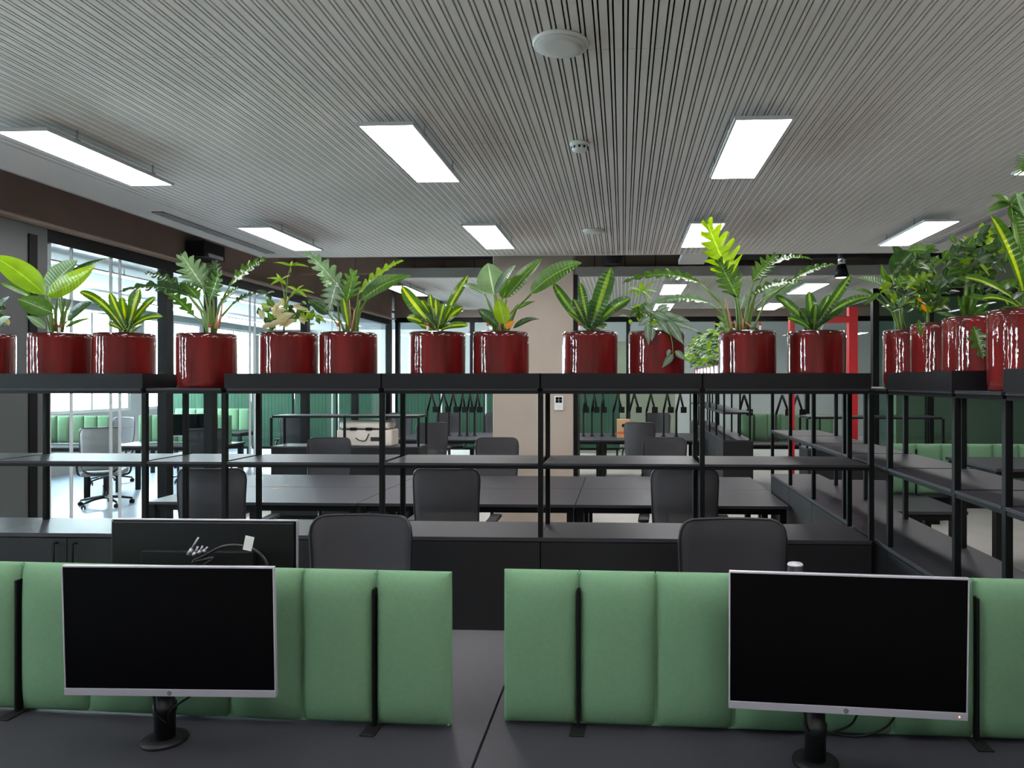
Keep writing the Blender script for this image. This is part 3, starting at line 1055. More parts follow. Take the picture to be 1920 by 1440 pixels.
# ================================================================== OFFICE CHAIRS
def make_chair(label, loc, rz, group, matk='mesh'):
    t = thing('office_chair', label, 'chair', loc, rz, group)
    # backrest: a curved mesh sheet with rounded top corners; the sitter looks to +y
    zb, zt, W = 0.50, 1.065, 0.235

    def half(v):
        w = W * (0.90 + 0.10 * v)
        if v > 0.86:
            u = (v - 0.86) / 0.14
            w -= 0.06 * (1 - math.sqrt(max(0, 1 - u * u)))
        if v < 0.06:
            w -= 0.03 * (1 - v / 0.06) ** 2
        return w

    def pt(u, v):
        x = u * half(v)
        y = -0.235 - 0.075 * v + 0.05 * math.sin(math.pi * min(1, v * 1.1)) * -0.6 + 0.055 * (abs(x) / W) ** 2
        return Vector((x, y, zb + (zt - zb) * v))
    n, m_ = 10, 14
    vv = [j / m_ for j in range(m_)] + [0.96, 0.985, 1.0]
    mb = MB()
    mb.add([pt(-1 + 2 * i / n, v) for v in vv for i in range(n + 1)],
           [(j * (n + 1) + i, j * (n + 1) + i + 1, (j + 1) * (n + 1) + i + 1, (j + 1) * (n + 1) + i) for j in range(len(vv) - 1) for i in range(n)], True)
    b = mb.build('backrest', M[matk], t, solid=0.008)
    mb = MB()
    loop = [pt(-1, v) for v in vv] + [pt(-1 + 2 * i / n, 1) for i in range(1, n)] + [pt(1, v) for v in reversed(vv)]
    mb.tube(loop, 0.007, 8)
    mb.build('back_frame', M['chairframe'], t)
    mb = MB()
    mb.tube(smooth_path([(-0.20, -0.25, 0.52), (-0.12, -0.29, 0.47), (0, -0.30, 0.455), (0.12, -0.29, 0.47), (0.20, -0.25, 0.52)], 5), 0.016, 8)
    mb.bar((0, -0.295, 0.46), (0, -0.05, 0.40), 0.06, 0.03)
    mb.build('back_support', M['chairframe'], t)
    # seat cushion
    mb = MB(); mb.box(-0.235, 0.235, -0.22, 0.24, 0.42, 0.485)
    mb.build('seat', M['darkplastic'] if matk == 'mesh' else M[matk], t, bevel=0.025, seg=3)
    for s in (-1, 1):
        mb = MB()
        mb.tube(smooth_path([(s * 0.20, -0.02, 0.41), (s * 0.29, -0.03, 0.44), (s * 0.305, -0.03, 0.58), (s * 0.29, 0.0, 0.655)], 5), 0.014, 8)
        ar = mb.build('armrest', M['chairframe'], t)
        mb = MB(); mb.box(s * 0.29 - 0.04, s * 0.29 + 0.04, -0.13, 0.13, 0.655, 0.68)
        mb.build('arm_pad', M['darkplastic'], ar, bevel=0.01)
    mb = MB(); mb.lathe([(0.045, 0.10), (0.03, 0.13), (0.026, 0.28), (0.018, 0.281), (0.018, 0.40), (0.09, 0.402), (0.09, 0.418)], n=16)
    mb.build('gas_column', M['chairframe'], t)
    mb = MB()
    for k in range(5):
        a = 2 * math.pi * k / 5 + 0.3
        mb.tube([(0.03 * math.cos(a), 0.03 * math.sin(a), 0.12), (0.18 * math.cos(a), 0.18 * math.sin(a), 0.105), (0.31 * math.cos(a), 0.31 * math.sin(a), 0.075)], 0.022, 8, 0.013)
    mb.build('star_base', M['chairframe'], t)
    for k in range(5):
        a = 2 * math.pi * k / 5 + 0.3
        mb = MB()
        R = Matrix.Translation((0.31 * math.cos(a), 0.31 * math.sin(a), 0.03)) @ Matrix.Rotation(a + 0.8, 4, 'Z') @ Matrix.Rotation(math.pi / 2, 4, 'X')
        for q in (-0.022, 0.008):
            c = MB(); c.lathe([(0.026, q), (0.03, q + 0.003), (0.03, q + 0.012), (0.026, q + 0.015)], n=14)
            mb.add([R @ Vector(v) for v in c.v], c.f, True)
        mb.bar((0.31 * math.cos(a), 0.31 * math.sin(a), 0.03), (0.31 * math.cos(a), 0.31 * math.sin(a), 0.08), 0.012)
        mb.build('caster', M['darkplastic'], t)
    return t


def at_floor(px, d):
    a = (px - CX) / F
    return (d * (a * math.cos(TH) - math.sin(TH)), d * (a * math.sin(TH) + math.cos(TH)), 0)


chair0 = make_chair('mesh chair at the far desk, its rounded top beside the turned-away monitor', at_floor(630, 2.93), math.pi - 0.03, 'chairs behind the front desks')
dup(chair0, 'mesh chair rising behind the monitor with the orange power light', at_floor(1398, 2.84), math.pi + 0.05)
G = 'chairs along the bench beyond the shelving'
for px, lab, r in ((428, 'nearest the glass wall, back to us', 0.10), (852, 'middle of three, back to us before the column', 0.02), (1282, 'back to us, closest to the side shelf', -0.06)):
    dup(chair0, 'mesh chair pushed to the long bench, ' + lab, at_floor(px, 5.22), r, G)
for px, lab, r in ((600, 'near the copier', 0.04), (922, 'against the beige column', -0.03), (1250, 'near the side shelf', 0.02)):
    dup(chair0, 'mesh chair beyond the long bench, ' + lab, at_floor(px, 7.35), math.pi + r, G)
G = 'chairs at the distant bench'
for px, d, lab, r in ((803, 10.7, 'turned sideways before its near edge by the copier', 0.5), (1205, 10.75, 'shelf side of the column, back to us', -0.2),
                      (843, 13.4, 'behind it, close to the column', math.pi + 0.3), (918, 13.4, 'behind it, half hidden by the column', math.pi - 0.3),
                      (1235, 13.3, 'behind it among the monitor arms', math.pi), (745, 13.4, 'behind it near the glass wall', math.pi + 0.1)):
    dup(chair0, 'distant mesh chair at the farther bench, ' + lab, at_floor(px, d), r, G)
G = 'chairs in the glazed side room'
for x, y, lab, r in ((-8.4, 11.35, 'dark, behind the green screen by the windows', 2.9), (-5.45, 9.1, 'dark, beside the black monitor', 0.5), (-7.2, 11.6, 'dark, behind the green screen by the partition', 3.0),
                      (-8.3, 9.2, 'dark, closest to the grey pier', 0.25), (-5.7, 12.2, 'dark, before the tall green panels', 0.4)):
    dup(chair0, 'office chair in the glazed side room, ' + lab, (x, y, 0), r, G)
pale = make_chair('pale grey office chair in the glazed side room, nearest the glass', (-6.95, 9.3, 0), 0.45, 'chairs in the glazed side room', 'paleplastic')

# ================================================================== GLAZED SIDE ROOM
G = 'desks in the glazed side room'
make_desk('dark desk in the glazed side room by the windows', -9.2, -7.55, 9.75, 10.5, G)
make_desk('dark desk in the glazed side room by the partition', -7.5, -5.8, 10.0, 10.75, G)
make_desk('dark desk in the glazed side room, farther row', -8.6, -6.9, 12.6, 13.4, G)
G = 'green screens in the glazed side room'
make_screen('green screen on the side room desk by the windows', (-9.1, 10.35, 0.74), 0, 7, G, False)
make_screen('green screen on the side room desk by the partition', (-7.4, 10.6, 0.74), 0, 7, G, False)
make_screen('green screen on the farther side room desk', (-8.5, 13.2, 0.74), 0, 7, G, False)
make_monitor('black monitor in the glazed side room, before the green screen by the partition', (-6.35, 10.15, 0.74), 0.3, (0, -0.07), 1.2, 'monitors in the side room', logo=False)
make_monitor('black monitor in the glazed side room at the desk by the windows', (-8.75, 9.95, 0.74), 0.2, (0, -0.07), 1.2, 'monitors in the side room', logo=False)

# tall green acoustic panels at the back
x = -9.3
k = 0
names = ['first from the windows', 'second from the windows', 'third from the windows', 'fourth from the windows', 'beside the partition', 'past the partition', 'behind the black rack',
         'behind the copier', 'behind the monitor arms', 'next to the column']
mb = MB()
for j in range(12):
    x0 = -0.42 + j * 0.07
    mb.box(x0, x0 + 0.066, -0.04, 0.0, 0.35, 1.55)
pan0 = None
for k in range(10):
    x = (-8.9, -8.0, -7.1, -6.2, -5.3, -4.1, -3.2, -2.3, -1.4, -0.5)[k]
    lab = 'tall ribbed green panel at the back, ' + names[k]
    if pan0 is None:
        pan0 = thing('acoustic_panel', lab, 'acoustic panel', (x, 14.2, 0), 0, 'tall green panels at the back')
        mb.build('ribbed_face', M['fabricdark'], pan0)
        q = MB(); q.box(-0.43, 0.43, 0.0, 0.03, 0.3, 1.56); q.build('backing', M['cab'], pan0)
        for s in (-1, 1):
            q = MB(); q.box(s * 0.38 - 0.02, s * 0.38 + 0.02, 0.0, 0.03, 0.0, 0.3); q.box(s * 0.38 - 0.03, s * 0.38 + 0.03, -0.15, 0.18, 0, 0.012)
            q.build('foot', M['black'], pan0)
    else:
        dup(pan0, lab, (x, 14.2, 0))

# monitor arms without screens on the distant bench
def make_arm(label, x, y, w, r, group):
    t = thing('monitor_mount', label, 'monitor mount', (x, y, 0.74), r, group)
    mb = MB(); mb.lathe([(0.04, 0), (0.04, 0.012), (0.02, 0.015), (0.018, 0.42)], n=12); mb.build('pole', M['black'], t)
    mb = MB()
    mb.tube([(0, 0, 0.42), (w * 0.5, -0.02, 0.72)], 0.02, 8, 0.016)
    mb.tube([(w * 0.5, -0.02, 0.72), (w, -0.04, 0.46)], 0.02, 8, 0.016)
    mb.build('folded_arm', M['black'], t)
    mb = MB(); mb.box(w - 0.05, w + 0.05, -0.06, -0.045, 0.40, 0.50); mb.build('mount_plate', M['black'], t)
    return t


G = 'empty monitor arms on the distant bench'
arms = [(801, 0.16, 'first by the copier'), (822, 0.18, 'second by the copier'), (842, 0.14, 'third by the copier'), (862, 0.10, 'fourth, towards the column'),
        (876, 0.10, 'fifth, towards the column'), (890, 0.1, 'next to the column'), (1094, 0.05, 'first past the column'), (1110, 0.08, 'second past the column'),
        (1128, 0.04, 'third past the column'), (1150, 0.14, 'above the small carton'), (1180, 0.16, 'past the carton'), (1212, 0.14, 'second past the carton'), (1244, 0.12, 'third past the carton'), (1268, 0.12, 'farthest past the carton')]
a0 = None
for px, w, nm in arms:
    p = P(px, 745, 12.1)
    make_arm('empty black monitor arm bent in an inverted V, ' + nm, p.x, p.y, w, 0, G)
G = 'empty monitor arms near the red portal'
for px, w, nm in ((1385, 0.16, 'first before the red portal'), (1455, 0.18, 'second before the red portal'), (1484, 0.16, 'third before the red portal')):
    p = P(px, 745, 11.2)
    make_arm('empty black monitor arm ' + nm, p.x, p.y, w, 0, G)

# copier standing on the low cabinet
p = P(686, 845, 8.65)
t = thing('copier', 'bulky off-white office machine with dark latches on the low cabinet by the glass wall', 'copier', (-3.13, 8.65, ZL))
M['cream'] = mat('cream_plastic', rgb(226, 216, 204), 0.5)
mb = MB(); mb.box(-0.34, 0.34, -0.135, 0.135, 0.0, 0.2); mb.build('body', M['cream'], t, bevel=0.02)
mb = MB(); mb.box(-0.31, 0.31, -0.135, 0.135, 0.205, 0.30); mb.build('lid', M['cream'], t, bevel=0.035, seg=3)
mb = MB(); mb.box(-0.28, 0.28, -0.13, 0.13, 0.198, 0.208); mb.build('lid_seam', M['black'], t)
for x in (-0.13, 0.06):
    mb = MB(); mb.box(x - 0.04, x + 0.04, -0.15, -0.133, 0.19, 0.225); mb.build('latch', M['black'], t, bevel=0.004)
mb = MB(); mb.box(0.08, 0.2, -0.139, -0.133, 0.06, 0.11); mb.build('vent', M['shelf'], t)
mb = MB(); mb.tube(smooth_path([(-0.1, -0.14, 0.1), (-0.05, -0.15, 0.07), (0.02, -0.15, 0.07), (0.06, -0.14, 0.15)]), 0.006, 6); mb.build('cord', M['black'], t)

# thermostat on the column
p = P(1048, 756, 8.2)
t = thing('thermostat', 'small white wall control with a dark four-square display on the beige column', 'thermostat', (p.x, 8.2, p.z))
mb = MB(); mb.box(-0.053, 0.053, -0.018, -0.0005, -0.082, 0.082); mb.build('housing', M['white'], t, bevel=0.008)
mb = MB()
for sx in (-1, 1):
    for sz in (0, 1):
        mb.box(sx * 0.019 - 0.0165, sx * 0.019 + 0.0165, -0.0205, -0.0178, 0.006 + sz * 0.034, 0.006 + sz * 0.034 + 0.031)
mb.build('display', M['screenblack'], t)
mb = MB(); mb.box(-0.028, 0.028, -0.0195, -0.0178, -0.05, -0.046); mb.box(-0.028, 0.028, -0.0195, -0.0178, -0.036, -0.032); mb.build('button', M['frame'], t)

# carton on the distant bench
p = P(1169, 803, 11.9)
t = thing('carton', 'small tan carton with an orange band on the distant bench', 'box', (p.x, 11.9, 0.74))
mb = MB(); mb.box(-0.11, 0.11, -0.1, 0.1, 0, 0.3); mb.build('body', M['card'], t)
mb = MB(); mb.box(-0.1, 0.1, -0.102, -0.1, 0.06, 0.1); mb.build('orange_band', M['orange'], t)
mb = MB(); mb.lathe([(0.03, -0.001), (0.03, 0.001)], n=16)
q = MB(); q.add([(v[0], -0.102 + v[2], 0.2 + v[1]) for v in mb.v], mb.f); q.build('dark_spot', M['black'], t)

# red portal beyond the side shelf
p0, p1 = P(1484, 600, 9.3), P(1598, 600, 9.3)
t = thing('red_portal', 'bright red painted steel portal beyond the corner of the shelving', 'portal', (p0.x, 9.3, 0))
w = p1.x - p0.x
mb = MB(); mb.box(-0.03, 0.03, -0.05, 0.05, 0, 2.5); mb.build('post', M['red'], t)
mb = MB(); mb.box(w - 0.055, w + 0.055, -0.05, 0.05, 0, 2.62); mb.build('post', M['red'], t)
mb = MB(); mb.box(0.03, w - 0.055, -0.05, 0.05, 2.42, 2.5); mb.build('beam', M['red'], t)

# two exposed services above: right-hand brown soffit under the side ceiling
# ================================================================== POTTED PLANTS
POTR, POTH = 0.147, 0.288
pot_me = None


def wob(a, z):
    return 0.006 * math.sin(3 * a + 7 * z) + 0.004 * math.sin(5 * a + 1.3)


def make_pot(t, rz):
    global pot_me
    mb = MB()
    R, Hh = POTR, POTH
    prof = [(R * 0.93, 0.0), (R * 0.97, 0.006), (R * 0.985, 0.03), (R, 0.09), (R, 0.15), (R, 0.21), (R * 0.998, 0.262), (R * 0.99, Hh - 0.006), (R * 0.965, Hh), (R * 0.93, Hh - 0.006), (R * 0.92, Hh - 0.04)]
    if pot_me is None:
        mb.lathe(prof, n=64, wob=wob)
        o = mb.build('pot', M['pot'], t)
        pot_me = o.data
    else:
        o = bpy.data.objects.new('pot', pot_me)
        COL.objects.link(o); o.parent = t
    o.rotation_euler = (0, 0, rz)
    mb = MB(); mb.lathe([(R * 0.8, Hh - 0.06), (R * 0.90, Hh - 0.035), (R * 0.5, Hh - 0.022)], n=24)
    mb.build('soil', M['soil'], t)
    return t


def gauge(t, x, y):
    mb = MB(); mb.tube([(x, y, POTH - 0.04), (x, y, POTH + 0.03)], 0.006, 8); g = mb.build('water_gauge', M['white'], t)
    mb = MB(); mb.tube([(x, y, POTH + 0.03), (x, y, POTH + 0.046)], 0.0065, 8); mb.build('gauge_cap', M['gaugered'], g)


PROFILE = {
    'paddle': lambda t: (math.sin(math.pi * t ** 0.8) ** 0.72) if 0 < t < 1 else 0,
    'ovate': lambda t: (math.sin(math.pi * t ** 0.62) ** 0.9) if 0 < t < 1 else 0,
    'strap': lambda t: (0.40 + 0.60 * math.sin(math.pi / 2 * min(1, t / 0.6))) * max(0.0, 1 - ((t - 0.6) / 0.4) ** 2.4 if t > 0.6 else 1) ** 0.6,
    'lance': lambda t: (math.sin(math.pi * t ** 0.7)) if 0 < t < 1 else 0,
}


def leaf(mb, B, T, w, kind='ovate', bend=0.12, nrm=None, fold=0.25, wave=0.0, lobes=0, n=12):
    """One leaf blade from base B to tip T, w wide; bend lifts the middle of the rib, nrm the side the blade looks to."""
    B, T = Vector(B), Vector(T)
    L = (T - B).length
    d = (T - B).normalized()
    nrm = Vector(nrm or (0, -0.85, 0.5)).normalized()
    up = Vector((0, 0, 1)) if abs(d.z) < 0.8 else (nrm * -1)
    Cc = (B + T) / 2 + up * bend * L
    if lobes:
        lobes = max(4, int(lobes * 0.72 + 0.5))
        n = lobes * 6
    prof = PROFILE[kind]
    vs, fs, uv = [], [], []
    ph = random.random() * 6
    for i in range(n + 1):
        t = i / n
        p = B * (1 - t) ** 2 + Cc * 2 * t * (1 - t) + T * t * t
        tan = ((Cc - B) * (1 - t) + (T - Cc) * t).normalized()
        s = tan.cross(nrm)
        s = s.normalized() if s.length > 1e-4 else Vector((1, 0, 0))
        nn = s.cross(tan)
        hw = w / 2 * max(prof(t), 0.012)
        lob = 0.0
        if lobes and 0.02 < t < 0.97:
            f = (i % 6)
            lob = (1.0, 1.06, 0.98, 0.72, 0.36, 0.62)[f]
            hw *= lob * 1.15
        for j, u in enumerate((-1, -0.55, 0, 0.55, 1)):
            sh = Vector((0, 0, 0))
            if lobes and abs(u) == 1:
                sh = tan * (lob - 0.4) * w * 0.30 + nrm * (0.05 * w * math.sin(i * 1.9 + ph + u))
            zf = fold * abs(u) * hw + wave * hw * math.sin(9 * t + ph + u) * abs(u)
            vs.append(p + s * u * hw + nn * zf + sh)
            uv.append((0.5 + 0.5 * u, t))
    for i in range(n):
        for j in range(4):
            a = i * 5 + j
            fs.append((a, a + 1, a + 6, a + 5))
    mb.add(vs, fs, True, uv)


def stem(mb, A, B, r=0.005, sag=0.0):
    A, B = Vector(A), Vector(B)
    m_ = A.lerp(B, 0.5) + Vector((0, 0, 0.12 * (B - A).length))
    m_.x = A.x + (B.x - A.x) * 0.38
    mb.tube([A, A.lerp(m_, 0.55), m_, m_.lerp(B, 0.55), B], r * 1.3, 6, r * 0.8)


class Plant:
    """A pot on a shelf with foliage; leaf places are read off the photograph and given their own depth round the pot."""

    def __init__(self, label, px, Y, zb, rz=0.0, name='potted_plant', X=None):
        if X is None:
            X = P(px, 660, Y).x
        self.t = thing(name, label, 'potted plant', (X, Y, zb), 0, 'plants in red glazed pots')
        self.o = Vector((X, Y, zb))
        make_pot(self.t, rz)
        self.by = {}
        self.st = MB()
        self.Y = Y

    def W(self, px, py, dy=0.0):
        return P(px, py, self.Y + dy) - self.o

    def leaf(self, m, bx, by, tx, ty, wpx, kind='ovate', d0=0.0, d1=0.0, stem_px=None, **kw):
        mb = self.by.setdefault(m, MB())
        B, T = self.W(bx, by, d0), self.W(tx, ty, d1)
        k = (self.Y + d1 * 0.5) / F
        leaf(mb, B, T, wpx * k, kind, **kw)
        if stem_px is not None:
            A = Vector(((stem_px - 0) * 1.0, 0, POTH - 0.035)) if abs(stem_px) < 1 else self.W(stem_px, 622)
            if abs(stem_px) >= 1:
                A.y = d0 * 0.3
                A.z = POTH - 0.035
            stem(self.st, A, B)

    def blade(self, mkey, B, T, w, kind='ovate', **kw):
        leaf(self.by.setdefault(mkey, MB()), B, T, w, kind, **kw)

    def sheath(self, x0, y0, x1, y1, d=-0.03, r=0.008):
        mb = MB(); mb.tube([self.W(x0, y0, d), self.W((x0 + x1) / 2 + 1, (y0 + y1) / 2, d), self.W(x1, y1, d)], r, 8, 0.002)
        mb.build('leaf_sheath', M['sheath'], self.t)

    def done(self, gx=None):
        if self.st.v:
            self.st.build('stems', M['stem'], self.t)
        keys = list(self.by)
        tot = MB()
        mats = []
        for i, k in enumerate(keys):
            q = self.by[k]
            tot.cur = i
            o = len(tot.f)
            tot.add(q.v, q.f, True)
            for fi, us in q.uv.items():
                tot.uv[o + fi] = us
            mats.append(M[k])
        if mats:
            tot.build('foliage', mats, self.t)
        if gx is not None:
            gauge(self.t, gx[0], gx[1])
        return self.t


YPC = YF + 0.195
ZS, ZTR = ZT + 0.0005, ZT + 0.0058
FACE = (0, -1, 0.35)
UPF = (0, -0.75, 0.65)
random.seed(3)
# ---- paddle-leaf plant by the glass wall
p = Plant('red glazed pot with big paddle leaves, closest to the glass wall', 115, YPC, ZTR, 0.3)
p.leaf('L_lime', 84, 553, -14, 480, 48, 'paddle', -0.02, -0.05, 100, nrm=(0.3, -0.8, 0.5), bend=0.10)
p.leaf('L_pale', 84, 548, 146, 489, 50, 'paddle', 0.04, 0.03, 108, nrm=FACE, bend=0.05)
p.leaf('L_dark', 112, 527, 207, 484, 17, 'lance', 0.06, 0.08, 112, nrm=(0.2, -0.7, 0.6))
p.leaf('L_lime', 88, 553, 179, 497, 40, 'paddle', -0.06, -0.10, 106, nrm=(0.35, -0.85, 0.3), bend=-0.10)
p.leaf('L_mid', 99, 587, 33, 560, 38, 'paddle', -0.07, -0.12, 104, nrm=FACE, bend=0.03)
p.leaf('L_mid', 56, 556, -2, 531, 20, 'paddle', 0.03, 0.04, 98, nrm=(0.2, -0.6, 0.8))
p.leaf('L_dark', 126, 602, 173, 566, 24, 'paddle', -0.04, -0.06, 112, nrm=FACE)
p.leaf('L_mid', 121, 615, 172, 597, 9, 'lance', 0, 0, nrm=FACE)
p.leaf('L_pale', 86, 616, 49, 592, 16, 'lance', -0.03, -0.05, nrm=FACE)
p.leaf('L_mid', 108, 560, 140, 512, 30, 'paddle', 0.08, 0.12, 110, nrm=(-0.3, -0.8, 0.4))
for a, b in (((103, 622), (107, 560)), ((113, 622), (122, 560)), ((116, 622), (133, 562))):
    stem(p.st, p.W(a[0], a[1]), p.W(b[0], b[1], 0.02), 0.007)
p.sheath(100, 610, 91, 562)
p.done((0.03, -0.05))


def dracaena(label, px, Y, zb, leaves, rz, gx=None, X=None, seed=1, key='L_stripe'):
    q = Plant(label, px, Y, zb, rz, X=X)
    random.seed(seed)
    for (bx, by, tx, ty, w, bend) in leaves:
        d = random.uniform(-0.06, 0.05)
        q.leaf(key, bx, by, tx, ty, w * 1.35, 'strap', 0, d, None, bend=bend, nrm=(random.uniform(-0.25, 0.25), -0.95, 0.3), fold=0.22, wave=0.14, n=16)
    for k in range(4):
        a = random.uniform(0.5, math.pi - 0.5)
        B = Vector((0, 0, POTH - 0.03)); T = B + Vector((math.cos(a) * 0.14, math.sin(a) * 0.14, random.uniform(0.08, 0.2)))
        q.blade(key, B, T, 0.045, 'strap', bend=0.15, nrm=(0, -0.5, 0.8))
    return q.done(gx)


dracaena('red glazed pot with a small striped rosette beside the big paddle-leaf plant', 234, YPC, ZTR,
         [(240, 616, 262, 540, 23, 0.0), (236, 616, 206, 548, 14, 0.0), (233, 618, 149, 547, 12, 0.22), (240, 616, 292, 557, 12, 0.12), (240, 618, 305, 594, 11, 0.22),
          (232, 618, 200, 583, 10, 0.12), (230, 619, 203, 605, 8, 0.1), (238, 617, 228, 556, 13, 0.02), (241, 617, 275, 570, 12, 0.08)], 1.0, None, seed=4)

# ---- lobed plant standing without a tray
p = Plant('red glazed pot with lobed leaves standing directly on the shelf between two trays', 388, YF + 0.17, ZS, 2.0)
for a in ((380, 536, 338, 474, 40, 'L_pale', -0.02, -0.06, 0.10, (0.2, -0.9, 0.3)), (394, 562, 412, 508, 34, 'L_mid', -0.05, -0.08, 0.02, FACE), (432, 534, 501, 484, 30, 'L_mid', 0.02, 0.05, 0.12, (-0.2, -0.8, 0.6)),  # first leaf: white glare is put into its pale colour
          (356, 556, 268, 511, 20, 'L_dark', 0.02, 0.06, 0.16, (0.1, -0.8, 0.6)), (352, 552, 221, 548, 22, 'L_dark', -0.05, -0.10, 0.20, (0.1, -0.8, 0.6)), (363, 592, 299, 541, 20, 'L_mid', 0.03, 0.06, 0.14, (0.1, -0.6, 0.8)),
          (436, 570, 482, 549, 14, 'L_dark', 0.05, 0.08, 0.12, UPF), (388, 545, 374, 494, 34, 'L_dark', 0.06, 0.10, 0.05, FACE), (398, 530, 404, 488, 26, 'L_dark', 0.07, 0.12, 0.05, FACE),
          (372, 560, 340, 528, 26, 'L_mid', 0.0, 0.02, 0.1, (0.2, -0.7, 0.7)), (412, 575, 448, 538, 18, 'L_mid', 0.06, 0.1, 0.12, (-0.2, -0.7, 0.7))):
    p.leaf(a[5], a[0], a[1], a[2], a[3], a[4] * 1.15, 'ovate', a[6], a[7], 396, lobes=9, bend=a[8], nrm=a[9], fold=0.2)
p.sheath(409, 616, 417, 566)
p.sheath(404, 616, 408, 590)
p.done((0.05, -0.06))


def whorl(q, cx, cy, d, tips, mkey, w, r=None):
    for tx, ty in tips:
        q.leaf(mkey, cx, cy, tx, ty, w, 'lance', d, d + random.uniform(-0.02, 0.02), None, nrm=(random.uniform(-0.3, 0.3), -0.55, 0.85), bend=0.14)


def bush(q, px, py, rx, ry, n, keys, size, dep=0.09, droop=0.0):
    for k in range(n):
        a, u = random.uniform(0, 2 * math.pi), random.random() ** 0.5
        cx, cy = px + rx * u * math.cos(a), py + ry * u * math.sin(a)
        d = random.uniform(-dep, dep)
        b = random.uniform(0, 2 * math.pi)
        L = size * random.uniform(0.7, 1.25)
        tx, ty = cx + L * math.cos(b), cy - L * (0.65 * math.sin(b) - droop)
        q.leaf(random.choice(keys), cx, cy, tx, ty, L * 0.48, 'lance', d, d + random.uniform(-0.03, 0.03), None,
               nrm=(random.uniform(-0.6, 0.6), -0.7, random.uniform(0.1, 1.0)), bend=random.uniform(0.02, 0.2), n=7)


# ---- umbrella sprig with cream leaves
random.seed(12)
p = Plant('red glazed pot with a tall umbrella-leaf sprig and cream mottled leaves', 542, YPC, ZTR, 0.7)
stem(p.st, p.W(532, 622), p.W(536, 560), 0.004)
stem(p.st, p.W(536, 562), p.W(545, 498), 0.003)
stem(p.st, p.W(535, 570), p.W(526, 526), 0.003)
stem(p.st, p.W(536, 575), p.W(556, 545), 0.003)
whorl(p, 545, 499, 0, ((512, 493), (580, 501), (549, 488), (530, 496), (560, 493), (546, 512)), 'L_lime', 9)
whorl(p, 526, 526, -0.02, ((499, 522), (546, 517), (518, 512), (507, 535), (536, 535)), 'L_lime', 9)
whorl(p, 556, 545, 0.02, ((535, 537), (590, 550), (570, 535), (575, 558), (545, 558)), 'L_lime', 9)
whorl(p, 500, 552, 0.04, ((480, 545), (478, 556), (515, 548), (508, 563)), 'L_dark', 12)
bush(p, 528, 590, 42, 24, 55, ['L_mid', 'L_dark', 'L_lime', 'L_cream'], 22)
bush(p, 580, 590, 18, 22, 20, ['L_lime', 'L_mid'], 16)
for a in ((520, 606, 552, 588, 20), (505, 612, 535, 604, 14), (492, 615, 515, 608, 12), (512, 590, 528, 565, 14), (530, 612, 556, 600, 14), (524, 596, 518, 572, 12)):
    p.leaf('L_cream', a[0], a[1], a[2], a[3], a[4], 'ovate', -0.11, -0.13, None, nrm=FACE)
p.done(None)

# ---- lobed plant next to the umbrella sprig
random.seed(5)
p = Plant('red glazed pot with wide lobed leaves next to the cream mottled one', 654, YPC, ZTR, 1.7)
p.leaf('L_pale', 641, 546, 572, 472, 36, 'ovate', 0.02, 0.05, 650, lobes=9, bend=0.10, nrm=(0.2, -0.8, 0.6))
p.leaf('L_silver', 630, 532, 616, 586, 36, 'ovate', -0.06, -0.12, 640, lobes=7, bend=0.0, nrm=(0.3, -1, 0.3))
p.leaf('L_mid', 650, 566, 664, 504, 40, 'ovate', 0.0, 0.02, 655, lobes=9, bend=0.06, nrm=FACE)
p.leaf('L_lime', 672, 552, 758, 488, 30, 'ovate', 0.04, 0.06, 664, lobes=10, bend=0.16, nrm=(-0.2, -0.7, 0.8))
p.leaf('L_mid', 676, 563, 772, 517, 36, 'ovate', -0.05, -0.10, 668, bend=0.14, nrm=(-0.25, -0.9, 0.35), wave=0.12)
p.leaf('L_pale', 680, 553, 731, 514, 17, 'ovate', -0.03, -0.06, None, nrm=FACE)
p.leaf('L_dark', 616, 589, 576, 561, 22, 'ovate', -0.02, -0.05, 642, bend=0.1, nrm=FACE)
p.leaf('L_stripe', 653, 612, 644, 558, 16, 'strap', -0.06, -0.08, None, nrm=FACE, bend=0)
p.leaf('L_mid', 640, 560, 600, 520, 24, 'ovate', 0.07, 0.1, 650, lobes=8, nrm=(0.2, -0.7, 0.7))
p.leaf('L_dark', 688, 560, 700, 515, 24, 'ovate', 0.08, 0.1, 662, lobes=8, nrm=FACE)
p.leaf('L_lime', 556, 580, 575, 600, 10, 'lance', -0.05, -0.05, None, nrm=FACE)
p.leaf('L_lime', 590, 592, 612, 606, 10, 'lance', -0.05, -0.08, None, nrm=FACE)
for a, b in (((664, 622), (690, 560)), ((660, 622), (675, 562)), ((646, 622), (625, 590))):
    stem(p.st, p.W(*a), p.W(*b), 0.006)
p.sheath(657, 616, 655, 562)
p.sheath(660, 616, 664, 580)
p.done((-0.03, -0.07))

dracaena('red glazed pot with a yellow-striped rosette, between the lobed and paddle-leaf plants', 820, YPC, ZTR,
         [(818, 616, 753, 536, 19, -0.10), (824, 616, 878, 516, 14, -0.06), (824, 616, 868, 576, 15, 0.14), (816, 616, 806, 550, 10, 0), (818, 616, 817, 560, 15, 0), (821, 616, 833, 568, 14, 0),
          (812, 618, 762, 595, 13, 0.18), (826, 618, 878, 610, 10, 0.15), (812, 619, 786, 608, 10, 0.1), (818, 617, 790, 562, 14, -0.05), (823, 616, 848, 572, 12, 0.02)], 2.6, (-0.03, -0.08), seed=9)

